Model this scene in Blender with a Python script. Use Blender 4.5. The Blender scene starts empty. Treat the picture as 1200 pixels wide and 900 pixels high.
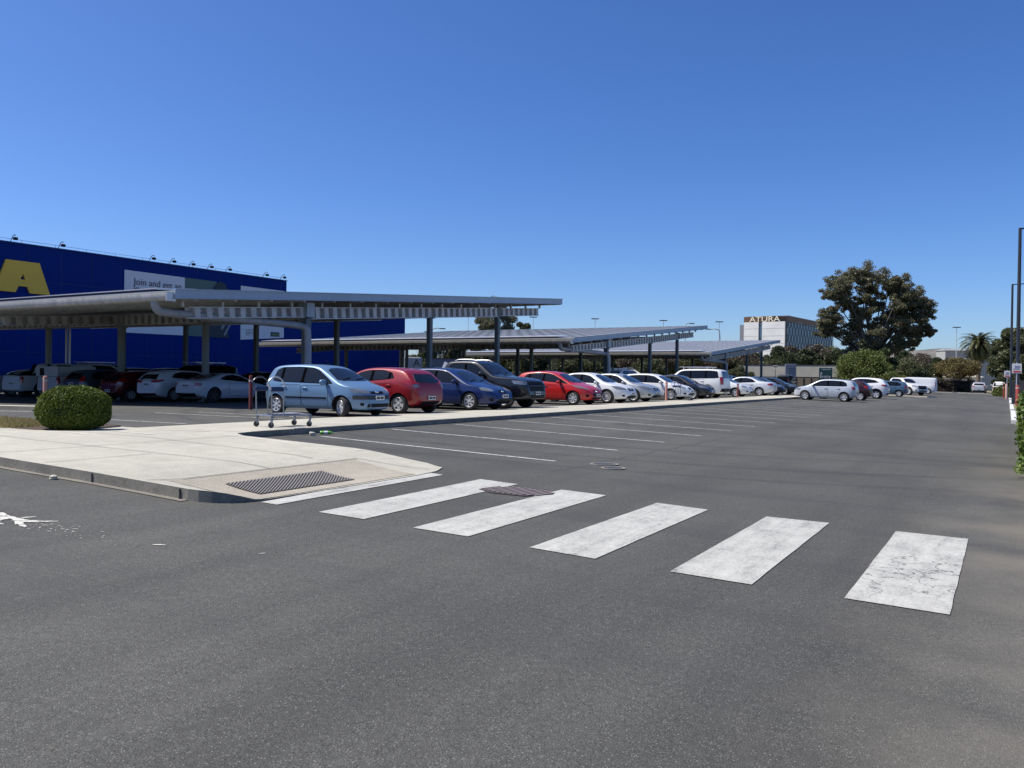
import bpy, bmesh, math, random
import numpy as np
from mathutils import Vector, Matrix
from mathutils.bvhtree import BVHTree
R = math.radians
random.seed(7)
rng = np.random.default_rng(11)
scn = bpy.context.scene
COL = scn.collection

# ------------------------------------------------------------------ camera numbers
EYE = 1.6
FPX = 971.0
YAW, PITCH, ROLL = 30.85, -0.55, 0.7
_y, _p, _r = R(YAW), R(PITCH), R(ROLL)
FW = Vector((-math.sin(_y) * math.cos(_p), math.cos(_y) * math.cos(_p), math.sin(_p)))
RT0 = Vector((math.cos(_y), math.sin(_y), 0))
UP0 = RT0.cross(FW)
RT = RT0 * math.cos(_r) + UP0 * math.sin(_r)
UP = UP0 * math.cos(_r) - RT0 * math.sin(_r)

def at(px, py, D):
    """a point of the place seen at (px, py) of the photo, D metres ahead"""
    return Vector((0, 0, EYE)) + FW * D + RT * ((px - 600) / FPX * D) + UP * (-(py - 450) / FPX * D)

def dirx(px):
    v = at(px, 445, 1.0); return v.x, v.y

# ------------------------------------------------------------------ the lie of the land
def lerp(a, b, t): return a + (b - a) * t
def gz(x, y):
    if x >= 6: p = -.159
    elif x >= -15: p = -.0265 * x
    elif x >= -24: p = .3975
    elif x >= -36: p = lerp(.3975, .2, (-24 - x) / 12)
    else: p = .2
    return p - .0015 * min(max(0, y - 15), 135)

# ------------------------------------------------------------------ object helpers
def tag(o, label=None, cat=None, group=None, kind=None):
    if label: o['label'] = label
    if cat: o['category'] = cat
    if group: o['group'] = group
    if kind: o['kind'] = kind
    return o

def empty(name, loc=(0, 0, 0), rz=0, label=None, cat=None, group=None):
    o = bpy.data.objects.new(name, None); COL.objects.link(o)
    o.location = loc; o.rotation_euler = (0, 0, rz); o.empty_display_size = .2
    return tag(o, label, cat, group)

def kids(o): return [c for c in ALLK.get(o.name, [])]
ALLK = {}
def setpar(c, p):
    c.parent = p
    ALLK.setdefault(p.name, []).append(c)

def copy_tree(o, parent=None, color=None):
    c = o.copy(); COL.objects.link(c)
    if parent is not None: setpar(c, parent)
    if color is not None: c.color = color
    for ch in kids(o): copy_tree(ch, c, color)
    return c

def obj(name, me, mat, parent=None, smooth=False):
    o = bpy.data.objects.new(name, me); COL.objects.link(o)
    mats = mat if isinstance(mat, (list, tuple)) else [mat]
    if not me.materials:
        for m in mats: me.materials.append(m)
    if parent is not None: setpar(o, parent)
    if smooth:
        me.polygons.foreach_set('use_smooth', [True] * len(me.polygons))
    return o

class MB:
    """collects vertices and faces for ONE mesh object"""
    def __init__(s): s.v, s.f, s.m = [], [], []
    def add(s, vs, fs, mi=0):
        b = len(s.v); s.v += [tuple(v) for v in vs]
        s.f += [tuple(b + i for i in f) for f in fs]; s.m += [mi] * len(fs)
        return s
    def box(s, c, d, rz=0, mi=0, bev=0):
        x, y, z = d[0] / 2, d[1] / 2, d[2] / 2
        ca, sa = math.cos(rz), math.sin(rz)
        def tr(p): return (c[0] + p[0] * ca - p[1] * sa, c[1] + p[0] * sa + p[1] * ca, c[2] + p[2])
        if bev <= 0:
            vs = [tr((i, j, k)) for k in (-z, z) for i, j in ((-x, -y), (x, -y), (x, y), (-x, y))]
            return s.add(vs, [(3, 2, 1, 0), (4, 5, 6, 7), (0, 1, 5, 4), (1, 2, 6, 5), (2, 3, 7, 6), (3, 0, 4, 7)], mi)
        b = bev
        rings = []
        for k, ins in ((-z, b), (-z + b, 0), (z - b, 0), (z, b)):
            X, Y = x - ins, y - ins
            q = b if ins == 0 else b * .4
            rings.append([tr(p + (k,)) for p in ((-X + q, -Y), (X - q, -Y), (X, -Y + q), (X, Y - q), (X - q, Y), (-X + q, Y), (-X, Y - q), (-X, -Y + q))])
        vs = [p for r_ in rings for p in r_]
        fs = [tuple(range(7, -1, -1)), tuple(range(24, 32))]
        for r_ in range(3):
            for i in range(8):
                j = (i + 1) % 8
                fs.append((r_ * 8 + i, r_ * 8 + j, r_ * 8 + 8 + j, r_ * 8 + 8 + i))
        return s.add(vs, fs, mi)
    def tube(s, pts, r, n=8, mi=0, caps=True):
        pts = [Vector(p) for p in pts]
        rs = r if isinstance(r, (list, tuple)) else [r] * len(pts)
        vs, fs = [], []
        prev = None
        for i, p in enumerate(pts):
            d = (pts[min(i + 1, len(pts) - 1)] - pts[max(i - 1, 0)])
            if d.length < 1e-9: d = Vector((0, 0, 1))
            d.normalize()
            if prev is None:
                a = d.orthogonal().normalized()
            else:
                a = (prev - d * prev.dot(d))
                a = a.normalized() if a.length > 1e-6 else d.orthogonal().normalized()
            prev = a; b = d.cross(a)
            for k in range(n):
                t = 2 * math.pi * k / n
                vs.append(p + (a * math.cos(t) + b * math.sin(t)) * rs[i])
        for i in range(len(pts) - 1):
            for k in range(n):
                j = (k + 1) % n
                fs.append((i * n + k, i * n + j, i * n + n + j, i * n + n + k))
        if caps:
            fs.append(tuple(range(n - 1, -1, -1))); fs.append(tuple((len(pts) - 1) * n + k for k in range(n)))
        return s.add(vs, fs, mi)
    def bar(s, a, b, w, h, mi=0, up=(0, 0, 1)):
        """box section from a to b, w across, h along up"""
        a, b = Vector(a), Vector(b); d = (b - a).normalized(); u = Vector(up)
        sd = d.cross(u)
        if sd.length < 1e-5: sd = Vector((1, 0, 0))
        sd.normalize(); u = sd.cross(d).normalized()
        vs = [p + sd * (i * w / 2) + u * (k * h / 2) for p in (a, b) for i, k in ((-1, -1), (1, -1), (1, 1), (-1, 1))]
        return s.add(vs, [(0, 1, 2, 3), (7, 6, 5, 4), (0, 4, 5, 1), (1, 5, 6, 2), (2, 6, 7, 3), (3, 7, 4, 0)], mi)
    def prism(s, poly, z0, z1, mi=0):
        n = len(poly)
        f0 = z0 if callable(z0) else (lambda x, y: z0)
        f1 = z1 if callable(z1) else (lambda x, y: z1)
        vs = [(x, y, f0(x, y)) for x, y in poly] + [(x, y, f1(x, y)) for x, y in poly]
        fs = [tuple(range(n - 1, -1, -1)), tuple(range(n, 2 * n))] + [(i, (i + 1) % n, n + (i + 1) % n, n + i) for i in range(n)]
        return s.add(vs, fs, mi)
    def lathe(s, prof, n=24, c=(0, 0, 0), axis='z', mi=0):
        vs, fs = [], []
        for r_, h in prof:
            for k in range(n):
                t = 2 * math.pi * k / n
                p = (r_ * math.cos(t), r_ * math.sin(t), h)
                if axis == 'y': p = (p[0], p[2], p[1])
                vs.append((c[0] + p[0], c[1] + p[1], c[2] + p[2]))
        for i in range(len(prof) - 1):
            for k in range(n):
                j = (k + 1) % n
                q = (i * n + k, i * n + j, i * n + n + j, i * n + n + k)
                fs.append(q if axis != 'y' else q[::-1])
        return s.add(vs, fs, mi)
    def mesh(s, name):
        me = bpy.data.meshes.new(name); me.from_pydata(s.v, [], s.f)
        me.polygons.foreach_set('material_index', s.m); me.update(); return me
    def build(s, name, mat, parent=None, smooth=False):
        me = s.mesh(name)
        if smooth: smooth_angle(me, 40)
        return obj(name, me, mat, parent)

def smooth_angle(me, deg):
    me.polygons.foreach_set('use_smooth', [True] * len(me.polygons))
    bm = bmesh.new(); bm.from_mesh(me)
    lim = R(deg)
    for e in bm.edges:
        if len(e.link_faces) == 2 and e.calc_face_angle(0) > lim: e.smooth = False
    bm.to_mesh(me); bm.free()

def chaikin(p, it=2):
    for _ in range(it):
        q = [p[0]]
        for a, b in zip(p[:-1], p[1:]):
            q.append(tuple(x * .75 + y * .25 for x, y in zip(a, b)))
            q.append(tuple(x * .25 + y * .75 for x, y in zip(a, b)))
        q.append(p[-1]); p = q
    return p
def interp(pl, x):
    if x <= pl[0][0]: return pl[0][1]
    for a, b in zip(pl[:-1], pl[1:]):
        if x <= b[0]:
            return lerp(a[1], b[1], (x - a[0]) / max(1e-9, b[0] - a[0]))
    return pl[-1][1]

# ------------------------------------------------------------------ materials
def mat(name, col=(.5, .5, .5), rough=.6, metal=0, spec=.5, emit=None, coat=0):
    m = bpy.data.materials.new(name); m.use_nodes = True
    b = m.node_tree.nodes['Principled BSDF']
    b.inputs['Base Color'].default_value = (*col, 1)
    b.inputs['Roughness'].default_value = rough
    b.inputs['Metallic'].default_value = metal
    b.inputs['Specular IOR Level'].default_value = spec
    b.inputs['Coat Weight'].default_value = coat
    b.inputs['Coat Roughness'].default_value = .04
    return m

class NT:
    def __init__(s, m):
        s.t = m.node_tree; s.b = s.t.nodes['Principled BSDF']
        s.tc = s.t.nodes.new('ShaderNodeTexCoord')
    def n(s, typ, **kw):
        nd = s.t.nodes.new('ShaderNode' + typ)
        for k, v in kw.items():
            if hasattr(nd, k): setattr(nd, k, v)
            else: nd.inputs[k.replace('_', ' ')].default_value = v
        return nd
    def l(s, a, b): s.t.links.new(a, b)
    def noise(s, scale, detail=4, rough=.55, co=None, dist=0):
        nd = s.n('TexNoise', Scale=scale, Detail=detail, Roughness=rough, Distortion=dist)
        s.l(co or s.tc.outputs['Object'], nd.inputs['Vector']); return nd.outputs['Fac']
    def ramp(s, f, stops):
        r_ = s.n('ValToRGB'); e = r_.color_ramp.elements
        while len(e) < len(stops): e.new(.5)
        for el, (p, c) in zip(e, stops):
            el.position = p; el.color = (*c, 1) if len(c) == 3 else c
        s.l(f, r_.inputs['Fac']); return r_.outputs['Color']
    def mix(s, f, a, b, mode='MIX'):
        m_ = s.n('Mix'); m_.data_type = 'RGBA'; m_.blend_type = mode
        for sock, v in ((m_.inputs['Factor'], f), (m_.inputs['A'], a), (m_.inputs['B'], b)):
            pass
        fs = [i for i in m_.inputs if i.enabled]
        for i, v in zip(fs, (f, a, b)):
            if hasattr(v, 'default_value') or hasattr(v, 'is_linked'): s.l(v, i)
            else: i.default_value = v if not isinstance(v, tuple) or len(v) == 4 else (*v, 1)
        return [o for o in m_.outputs if o.enabled][0]
    def math(s, op, a, b=0.0):
        m_ = s.n('Math'); m_.operation = op
        for i, v in zip(m_.inputs, (a, b)):
            if hasattr(v, 'is_linked'): s.l(v, i)
            else: i.default_value = v
        return m_.outputs[0]
    def bump(s, h, strength=.3, dist=.01):
        b = s.n('Bump', Strength=strength, Distance=dist); s.l(h, b.inputs['Height']); s.l(b.outputs[0], s.b.inputs['Normal'])
    def scaled(s, sc):
        m_ = s.n('Mapping'); m_.inputs['Scale'].default_value = sc
        s.l(s.tc.outputs['Object'], m_.inputs['Vector']); return m_.outputs[0]

G1 = lambda v: (v, v, v)

# asphalt
ASPH = mat('asphalt', rough=.85, spec=.35)
k = NT(ASPH)
big = k.noise(.16, 5, .65); mid = k.noise(.9, 5, .6); streak = k.noise(1, 4, .6, k.scaled((.9, .07, 1)))
base = k.mix(k.ramp(big, [(.3, G1(0)), (.7, G1(1))]), (.0585, .0585, .0525), (.110, .1095, .0965))
base = k.mix(k.ramp(mid, [(.35, G1(0)), (.75, G1(.55))]), base, (.086, .086, .076))
base = k.mix(k.ramp(streak, [(.46, G1(0)), (.66, G1(.6))]), base, (.054, .054, .049))
fine = k.noise(165, 2, .7)
base = k.mix(.85, base, k.ramp(fine, [(.30, G1(.18)), (.5, G1(.92)), (.70, G1(2.0))]), 'MULTIPLY')
vor = k.n('TexVoronoi', Scale=88.0); k.l(k.tc.outputs['Object'], vor.inputs['Vector'])
chipmask = k.math('MULTIPLY', k.math('LESS_THAN', vor.outputs['Distance'], .27), k.math('GREATER_THAN', k.n('SeparateColor').outputs[0], .5))
sep = [n for n in k.t.nodes if n.bl_idname == 'ShaderNodeSeparateColor'][-1]; k.l(vor.outputs['Color'], sep.inputs[0])
chipmask.node.inputs[1].links[0].from_node.inputs[1].default_value = .83
base = k.mix(chipmask, base, (.25, .247, .235))
base = k.mix(.5, base, k.ramp(k.noise(28, 3, .6), [(.35, G1(.72)), (.65, G1(1.28))]), 'MULTIPLY')
# pale dust blown against the right hand kerb, faint cracks
sepx = k.n('SeparateXYZ'); k.l(k.tc.outputs['Object'], sepx.inputs[0])
dx = k.math('SUBTRACT', 1.0, k.math('ABSOLUTE', k.math('DIVIDE', k.math('SUBTRACT', sepx.outputs[0], .9), 2.1)))
dy = k.math('SUBTRACT', 1.0, k.math('ABSOLUTE', k.math('DIVIDE', k.math('SUBTRACT', sepx.outputs[1], 9.0), 17.0)))
# oil drips in the bays, a bitumen seam along the bay ends, tyre-darkened turning lane
bx = k.math('SUBTRACT', 1.0, k.math('ABSOLUTE', k.math('DIVIDE', k.math('ADD', sepx.outputs[0], 9.6), 2.2)))
spots = k.ramp(k.noise(1.15, 2, .4), [(.60, G1(0)), (.70, G1(.75))])
base = k.mix(k.math('MULTIPLY', k.math('MAXIMUM', bx, 0.0), spots), base, (.030, .030, .030))
sw = k.noise(1.2, 4, .6)
sd_ = k.math('ABSOLUTE', k.math('ADD', k.math('ADD', sepx.outputs[0], 6.05), k.math('MULTIPLY', sw, -.35)))
base = k.mix(k.math('MULTIPLY', k.math('MULTIPLY', k.math('LESS_THAN', sd_, .030), k.math('GREATER_THAN', sepx.outputs[1], 11.0)), .45), base, (.035, .035, .035))
ring = k.n('VectorMath'); ring.operation = 'DISTANCE'; k.l(k.tc.outputs['Object'], ring.inputs[0]); ring.inputs[1].default_value = (-9, 30, 0)
for rr_, ww_ in ((13.5, .16), (15.1, .16), (17.2, .22), (18.8, .22)):
    rd_ = k.math('ABSOLUTE', k.math('SUBTRACT', k.math('ADD', ring.outputs['Value'], k.math('MULTIPLY', big, .8)), rr_))
    rm_ = k.math('MAXIMUM', k.math('SUBTRACT', 1.0, k.math('DIVIDE', rd_, ww_)), 0.0)
    base = k.mix(k.math('MULTIPLY', rm_, k.math('MULTIPLY', mid, .95)), base, (.040, .040, .041))
sh_ = k.noise(1, 3, .6, k.scaled((.16, .85, 1)))
base = k.mix(k.ramp(sh_, [(.50, G1(0)), (.66, G1(.42))]), base, (.050, .050, .050))
dust = k.math('MULTIPLY', k.math('MULTIPLY', k.math('MAXIMUM', dx, 0.0), k.math('MAXIMUM', dy, 0.0)), k.ramp(k.noise(.45, 4, .6), [(.38, G1(0)), (.62, G1(1))]))
base = k.mix(k.math('MULTIPLY', dust, 1.15), base, (.20, .18, .145))
wv = k.n('TexVoronoi', Scale=.33); wv.feature = 'DISTANCE_TO_EDGE'
wc = k.n('VectorMath'); wc.operation = 'ADD'; k.l(k.tc.outputs['Object'], wc.inputs[0])
nz = k.n('TexNoise', Scale=1.7, Detail=5.0); k.l(k.tc.outputs['Object'], nz.inputs['Vector']); k.l(nz.outputs['Color'], wc.inputs[1]); k.l(wc.outputs[0], wv.inputs['Vector'])
crack = k.math('MULTIPLY', k.math('LESS_THAN', wv.outputs['Distance'], .0028), k.ramp(k.noise(.17, 2), [(.52, G1(0)), (.58, G1(.6))]))
k.l(base, k.b.inputs['Base Color'])
k.bump(k.math('ADD', fine, k.math('MULTIPLY', vor.outputs['Distance'], -.6)), .55, .008)

# worn white road paint
PAINTW = mat('road_paint', rough=.7)
k = NT(PAINTW)
a = k.noise(3.0, 9, .80); b2 = k.noise(38, 5, .75); st = k.noise(1, 6, .7, k.scaled((7, 1.0, 1)))
wear = k.math('ADD', k.math('MULTIPLY', a, .40), k.math('ADD', k.math('MULTIPLY', b2, .52), k.math('MULTIPLY', st, .36)))
c = k.ramp(wear, [(.47, (.11, .108, .10)), (.53, (.24, .236, .22)), (.62, (.40, .398, .36)), (.80, (.56, .557, .505))])
vv = k.n('TexVoronoi', Scale=3.1); vv.feature = 'DISTANCE_TO_EDGE'
wc = k.n('VectorMath'); wc.operation = 'ADD'; k.l(k.tc.outputs['Object'], wc.inputs[0])
nz = k.n('TexNoise', Scale=5.0, Detail=6.0); k.l(k.tc.outputs['Object'], nz.inputs['Vector'])
nzs = k.n('VectorMath'); nzs.operation = 'SCALE'; nzs.inputs['Scale'].default_value = .5; k.l(nz.outputs['Color'], nzs.inputs[0]); k.l(nzs.outputs[0], wc.inputs[1]); k.l(wc.outputs[0], vv.inputs['Vector'])
ck = k.math('MULTIPLY', k.math('LESS_THAN', vv.outputs['Distance'], .017), k.ramp(k.noise(.9, 3), [(.46, G1(0)), (.54, G1(.95))]))
sx_ = k.n('SeparateXYZ'); k.l(k.tc.outputs['Object'], sx_.inputs[0])
ck = k.math('MULTIPLY', ck, k.math('ADD', .22, k.math('MULTIPLY', .78, k.math('GREATER_THAN', sx_.outputs[0], -1.3))))
c = k.mix(ck, c, (.09, .088, .084)); k.l(c, k.b.inputs['Base Color']); k.bump(b2, .3, .004)
PAINTL = mat('line_paint', (.5, .5, .48), .7)
k = NT(PAINTL); c = k.ramp(k.noise(9, 6, .75), [(.36, (.16, .16, .155)), (.5, (.46, .46, .44)), (.7, (.62, .62, .6))]); k.l(c, k.b.inputs['Base Color'])
PAINTF = mat('fresh_paint', (.58, .57, .50), .6)

def concrete(name, c0, c1, speck=.35, sc=1.0):
    m = mat(name, rough=.85, spec=.3); k = NT(m)
    a = k.noise(.5 * sc, 5, .6); b = k.noise(3.5 * sc, 6, .65); f = k.noise(60, 4, .7)
    c = k.mix(k.ramp(a, [(.3, G1(0)), (.7, G1(1))]), c0, c1)
    c = k.mix(.6, c, k.ramp(b, [(.3, G1(.80)), (.7, G1(1.12))]), 'MULTIPLY')
    c = k.mix(speck, c, k.ramp(f, [(.35, G1(.55)), (.65, G1(1.35))]), 'MULTIPLY')
    k.l(c, k.b.inputs['Base Color']); k.bump(f, .25, .004); return m
CONC = concrete('footpath_concrete', (.485, .465, .385), (.40, .385, .32), .45)
CONR = concrete('ramp_concrete', (.40, .365, .295), (.33, .30, .24), .6)
KERB = concrete('kerb_concrete', (.29, .272, .225), (.17, .16, .135), .6, 5)
JOINT = mat('joint', (.11, .10, .085), .9)
PALE = concrete('pale_edge', (.56, .54, .47), (.50, .48, .42), .3)

DRYG = mat('dry_ground', rough=.95); k = NT(DRYG)
c = k.ramp(k.noise(1.2, 6, .7), [(.3, (.16, .13, .06)), (.6, (.30, .25, .12)), (.8, (.20, .19, .08))]); k.l(c, k.b.inputs['Base Color'])
SOIL = concrete('bark_mulch', (.10, .065, .04), (.055, .04, .03), .9, 4)

def steel(name, col, rough=.5, metal=.6, var=.25, scale=1.2):
    m = mat(name, col, rough, metal); k = NT(m)
    n1 = k.noise(scale, 6, .7, k.scaled((1, 1, .5)))
    c = k.mix(1.0, (*col, 1), k.ramp(n1, [(.25, G1(1 - var)), (.75, G1(1 + var))]), 'MULTIPLY')
    k.l(c, k.b.inputs['Base Color']); return m
GALV = steel('galvanised_steel', (.54, .57, .60), .5, .15, .3, 2.5)
GALVD = steel('painted_post', (.115, .15, .165), .5, .1, .15)
POSTL = steel('pale_post', (.20, .235, .235), .5, .1, .15)
FASC = steel('fascia_metal', (.34, .43, .52), .42, .15, .10)
GUTT = steel('gutter_metal', (.56, .55, .52), .6, .1, .3, 4)
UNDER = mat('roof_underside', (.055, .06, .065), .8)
PIPE = steel('pvc_pipe', (.36, .38, .40), .45, 0, .2, 3)
PANEL = mat('roof_panel', (.36, .38, .41), .40, .1); k = NT(PANEL)
c = k.ramp(k.noise(.35, 5, .6), [(.3, (.25, .265, .285)), (.7, (.33, .345, .36))]); k.l(c, k.b.inputs['Base Color'])
PSEAM = mat('panel_seam', (.18, .19, .21), .5)
PVDK = mat('solar_glass', (.015, .02, .04), .12)
ALU = mat('alu_frame', (.6, .6, .62), .4, .6)
BLACK = mat('black_plastic', (.010, .011, .012), .5, 0, .12)
TRIM = mat('window_surround', (.004, .004, .005), .6, 0, 0)
DGREY = mat('dark_grey', (.05, .052, .055), .6)
WHITE = mat('white_board', (.62, .63, .65), .55)
CHROME = mat('chrome', (.75, .76, .78), .12, 1)
RIMM = mat('alloy_rim', (.58, .59, .60), .35, .35)
RIMD = mat('dark_rim', (.03, .03, .032), .45, .3)
TYRE = mat('tyre_rubber', (.022, .022, .023), .85)
LAMP = mat('headlamp_glass', (.27, .275, .27), .10, .4, coat=1)
LAMPD = mat('headlamp_dark', (.10, .105, .11), .08, .5, coat=1)
LAMPR = mat('tail_lamp_red', (.34, .012, .012), .12, 0, coat=1)
LAMPO = mat('indicator_orange', (.6, .18, .03), .2, 0, coat=1)
RED = mat('faded_red', (.30, .040, .035), .7)
REDD = mat('shaded_red', (.16, .035, .035), .8)  # darker copy of the bollard red, shade put into the colour
PINK = mat('sun_bleached_red', (.52, .26, .20), .8)
GLASS = mat('car_glass', (.008, .010, .013), .03, 0, .45)
PLATE = mat('plate_white', (.62, .62, .60), .5)
PLATX = mat('plate_marks', (.03, .035, .06), .6)
# car paint: one material, each car's own colour comes from the object colour (alpha = flake)
CARP = mat('car_paint', rough=.42, spec=.3, coat=.75); k = NT(CARP)
oi = k.n('ObjectInfo'); k.l(oi.outputs['Color'], k.b.inputs['Base Color']); k.l(oi.outputs['Alpha'], k.b.inputs['Metallic'])
k.b.inputs['Coat Roughness'].default_value = .035
UNDERB = mat('underbody', (.012, .012, .013), .9)

def foliage(name, cols, rough=.55, trans=.25):
    m = mat(name, rough=rough, spec=.35); k = NT(m)
    g = k.n('NewGeometry')
    n1 = k.noise(.8, 3, .6)
    f = k.math('ADD', k.math('MULTIPLY', g.outputs['Random Per Island'], .6), k.math('MULTIPLY', n1, .4))
    st = [(.1 + .8 * i / (len(cols) - 1), c) for i, c in enumerate(cols)]
    c = k.ramp(f, st); k.l(c, k.b.inputs['Base Color'])
    t = k.n('BsdfTranslucent'); k.l(c, t.inputs['Color'])
    ms = k.n('MixShader'); ms.inputs[0].default_value = trans
    out = [n for n in k.t.nodes if n.bl_idname == 'ShaderNodeOutputMaterial'][0]
    k.l(k.b.outputs[0], ms.inputs[1]); k.l(t.outputs[0], ms.inputs[2]); k.l(ms.outputs[0], out.inputs['Surface'])
    return m
F_BOX = foliage('box_leaf', [(.05, .075, .010), (.10, .14, .018), (.19, .23, .035)])
F_GUM = foliage('gum_leaf', [(.080, .096, .052), (.150, .155, .088), (.25, .185, .11)], .5, .3)
F_GUMG = foliage('gum_leaf_green', [(.045, .065, .025), (.075, .095, .035), (.11, .12, .05)])
F_LIME = foliage('lime_leaf', [(.065, .09, .02), (.12, .15, .035), (.19, .21, .06)])
F_DARK = foliage('dark_leaf', [(.020, .032, .014), (.045, .06, .024), (.075, .09, .035)])
F_OLIVE = foliage('olive_leaf', [(.05, .062, .028), (.10, .112, .05), (.16, .16, .08)], .5, .3)
F_YEL = foliage('yellow_leaf', [(.08, .075, .03), (.15, .125, .045), (.25, .19, .07)])
F_BRN = foliage('brown_leaf', [(.06, .05, .035), (.11, .09, .065), (.17, .14, .10)])
F_HEDGE = foliage('hedge_leaf', [(.05, .085, .015), (.09, .145, .025), (.19, .24, .06)])
BARK = steel('bark', (.13, .11, .09), .9, 0, .4, 3)

def box_(o): return o
# ================================================================== SETTING
def sheet(name, xs, ys, m, zf, kind='structure', parent=None):
    v = [(x, y, zf(x, y)) for y in ys for x in xs]; n = len(xs)
    f = [(j * n + i, j * n + i + 1, (j + 1) * n + i + 1, (j + 1) * n + i) for j in range(len(ys) - 1) for i in range(n - 1)]
    me = bpy.data.meshes.new(name); me.from_pydata(v, [], f); me.update()
    o = obj(name, me, m, parent)
    if kind: o['kind'] = kind
    return o
sheet('ground', [-3000, -300, -85, -36, -24, -15, 6, 30, 300, 3000], [-400, -30, 15, 150, 400, 4000], DRYG, lambda x, y: gz(x, y) - .03)
sheet('car_park_asphalt', [-76, -36, -24, -15, 6, 9], [-25, 15, 132], ASPH, gz)

def strip(mb, pts, w, off=.006, mi=0):
    """painted line along pts (x, y), following the ground"""
    P = []
    for a, b in zip(pts[:-1], pts[1:]):
        cut = [0, 1]
        for bx in (6, -15, -24, -36):
            if (a[0] - bx) * (b[0] - bx) < 0: cut.append((bx - a[0]) / (b[0] - a[0]))
        if (a[1] - 15) * (b[1] - 15) < 0: cut.append((15 - a[1]) / (b[1] - a[1]))
        for t in sorted(cut)[:-1]: P.append((lerp(a[0], b[0], t), lerp(a[1], b[1], t)))
    P.append(pts[-1])
    for a, b in zip(P[:-1], P[1:]):
        d = Vector((b[0] - a[0], b[1] - a[1])).normalized(); n = Vector((-d.y, d.x)) * w / 2
        q = [(a[0] + n.x, a[1] + n.y), (a[0] - n.x, a[1] - n.y), (b[0] - n.x, b[1] - n.y), (b[0] + n.x, b[1] + n.y)]
        mb.add([(x, y, gz(x, y) + off) for x, y in q], [(0, 1, 2, 3)], mi)

# zebra crossing
Z = [[(-7.2, 9.66), (-6.84, 9.58), (-6.73, 6.36), (-6.97, 6.36)],
     [(-6.22, 9.60), (-5.60, 9.56), (-5.50, 6.35), (-6.10, 6.34)],
     [(-4.93, 9.54), (-4.29, 9.52), (-4.24, 6.34), (-4.87, 6.33)],
     [(-3.58, 9.42), (-2.94, 9.38), (-2.93, 6.29), (-3.57, 6.31)],
     [(-2.28, 9.40), (-1.63, 9.48), (-1.63, 6.29), (-2.27, 6.28)],
     [(-.97, 9.47), (-.31, 9.53), (-.31, 6.36), (-.98, 6.34)]]
lab = ['narrow white crossing stripe running along the edge of the concrete ramp', 'white crossing stripe second from the concrete ramp, cut by the brown pit cover',
       'white crossing stripe just right of the brown pit cover', 'worn white crossing stripe in the middle of the crossing',
       'worn white crossing stripe second from the right end', 'cracked white crossing stripe, the nearest and rightmost one']
for i, q in enumerate(Z):
    mb = MB(); n = 14
    L, Rr = (q[3], q[0]), (q[2], q[1])
    vs, fs = [], []
    for j in range(n + 1):
        t = j / n; jt = .003 if 0 < j < n else 0
        a = (lerp(L[0][0], L[1][0], t) + random.uniform(-jt, jt), lerp(L[0][1], L[1][1], t))
        b = (lerp(Rr[0][0], Rr[1][0], t) + random.uniform(-jt, jt), lerp(Rr[0][1], Rr[1][1], t))
        vs += [(a[0], a[1], gz(*a) + .007), (b[0], b[1], gz(*b) + .007)]
        if j: fs.append((2 * j - 2, 2 * j - 1, 2 * j + 1, 2 * j))
    mb.add(vs, fs); o = mb.build('crossing_stripe', PAINTW); tag(o, lab[i], 'road marking', 'zebra crossing stripes', 'structure')

# parking bay lines
mb = MB()
for i in range(26):
    y0 = 12.52 + 2.62 * i
    strip(mb, [(-12.3 if i else -12.0, y0 + .0), (-6.5, y0 - .18 - .035 * min(i, 14))], .09)
o = mb.build('bay_lines', PAINTL); o['kind'] = 'structure'
mb = MB()
for i in range(7):                                            # bays behind the path on the far left
    strip(mb, [(-16.4, 9.9 - 2.6 * i + 0), (-21.2, 9.9 - 2.6 * i)], .09)
for i in range(1, 22): strip(mb, [(-16.4, 13.9 + 2.7 * i), (-20.9, 13.9 + 2.7 * i)], .09)
strip(mb, [(-16.3, 12.6), (-21.3, 12.4)], .09); strip(mb, [(-16.3, 15.6), (-21.3, 15.4)], .09)
strip(mb, [(-21.5, 13.4), (-29, 13.4)], .10)
for i in range(14): strip(mb, [(-22.4 - 2.6 * i, 22.8), (-22.4 - 2.6 * i, 27.8)], .09)
o = mb.build('far_bay_lines', PAINTL); o['kind'] = 'structure'

# ---- footpath: foreground island plus the long path beside the parked cars
def sm(t): t = max(0, min(1, t)); return t * t * (3 - 2 * t)
KH = .13
def hpath(x, y):
    h = KH
    if x > -9.3 and y > 5.9: h = lerp(KH, .014, sm((x + 9.3) / 1.9) * sm((y - 5.93) / .55))
    if x < -12.7 and y > 7: h = lerp(h, lerp(KH, .012, min(1, (-12.7 - x) / 3.1)), sm((y - 7) / 3.2))
    return gz(x, y) + h
arc = [(-7.62 + .58 * math.sin(t), 6.5 - .58 * math.cos(t)) for t in [R(a) for a in range(0, 91, 15)]]
outline = [(-40, 5.95), (-13, 6.0), (-9.4, 5.98)] + arc + [(-7.05, 9.2), (-7.12, 9.8), (-7.3, 10.2), (-7.75, 10.42), (-12.0, 10.52), (-12.45, 10.75), (-12.55, 11.2), (-12.5, 30), (-12.45, 64.6), (-13.0, 65.6), (-14.6, 66), (-15.85, 65.4), (-15.85, 11.0), (-40, 10.6)]
gx = sorted(set([-40, -36, -30, -24, -20, -15.85, -15, -14.2, -13.4, -12.7, -12.5] + [round(-12.3 + .3 * i, 2) for i in range(19)]))
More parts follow.
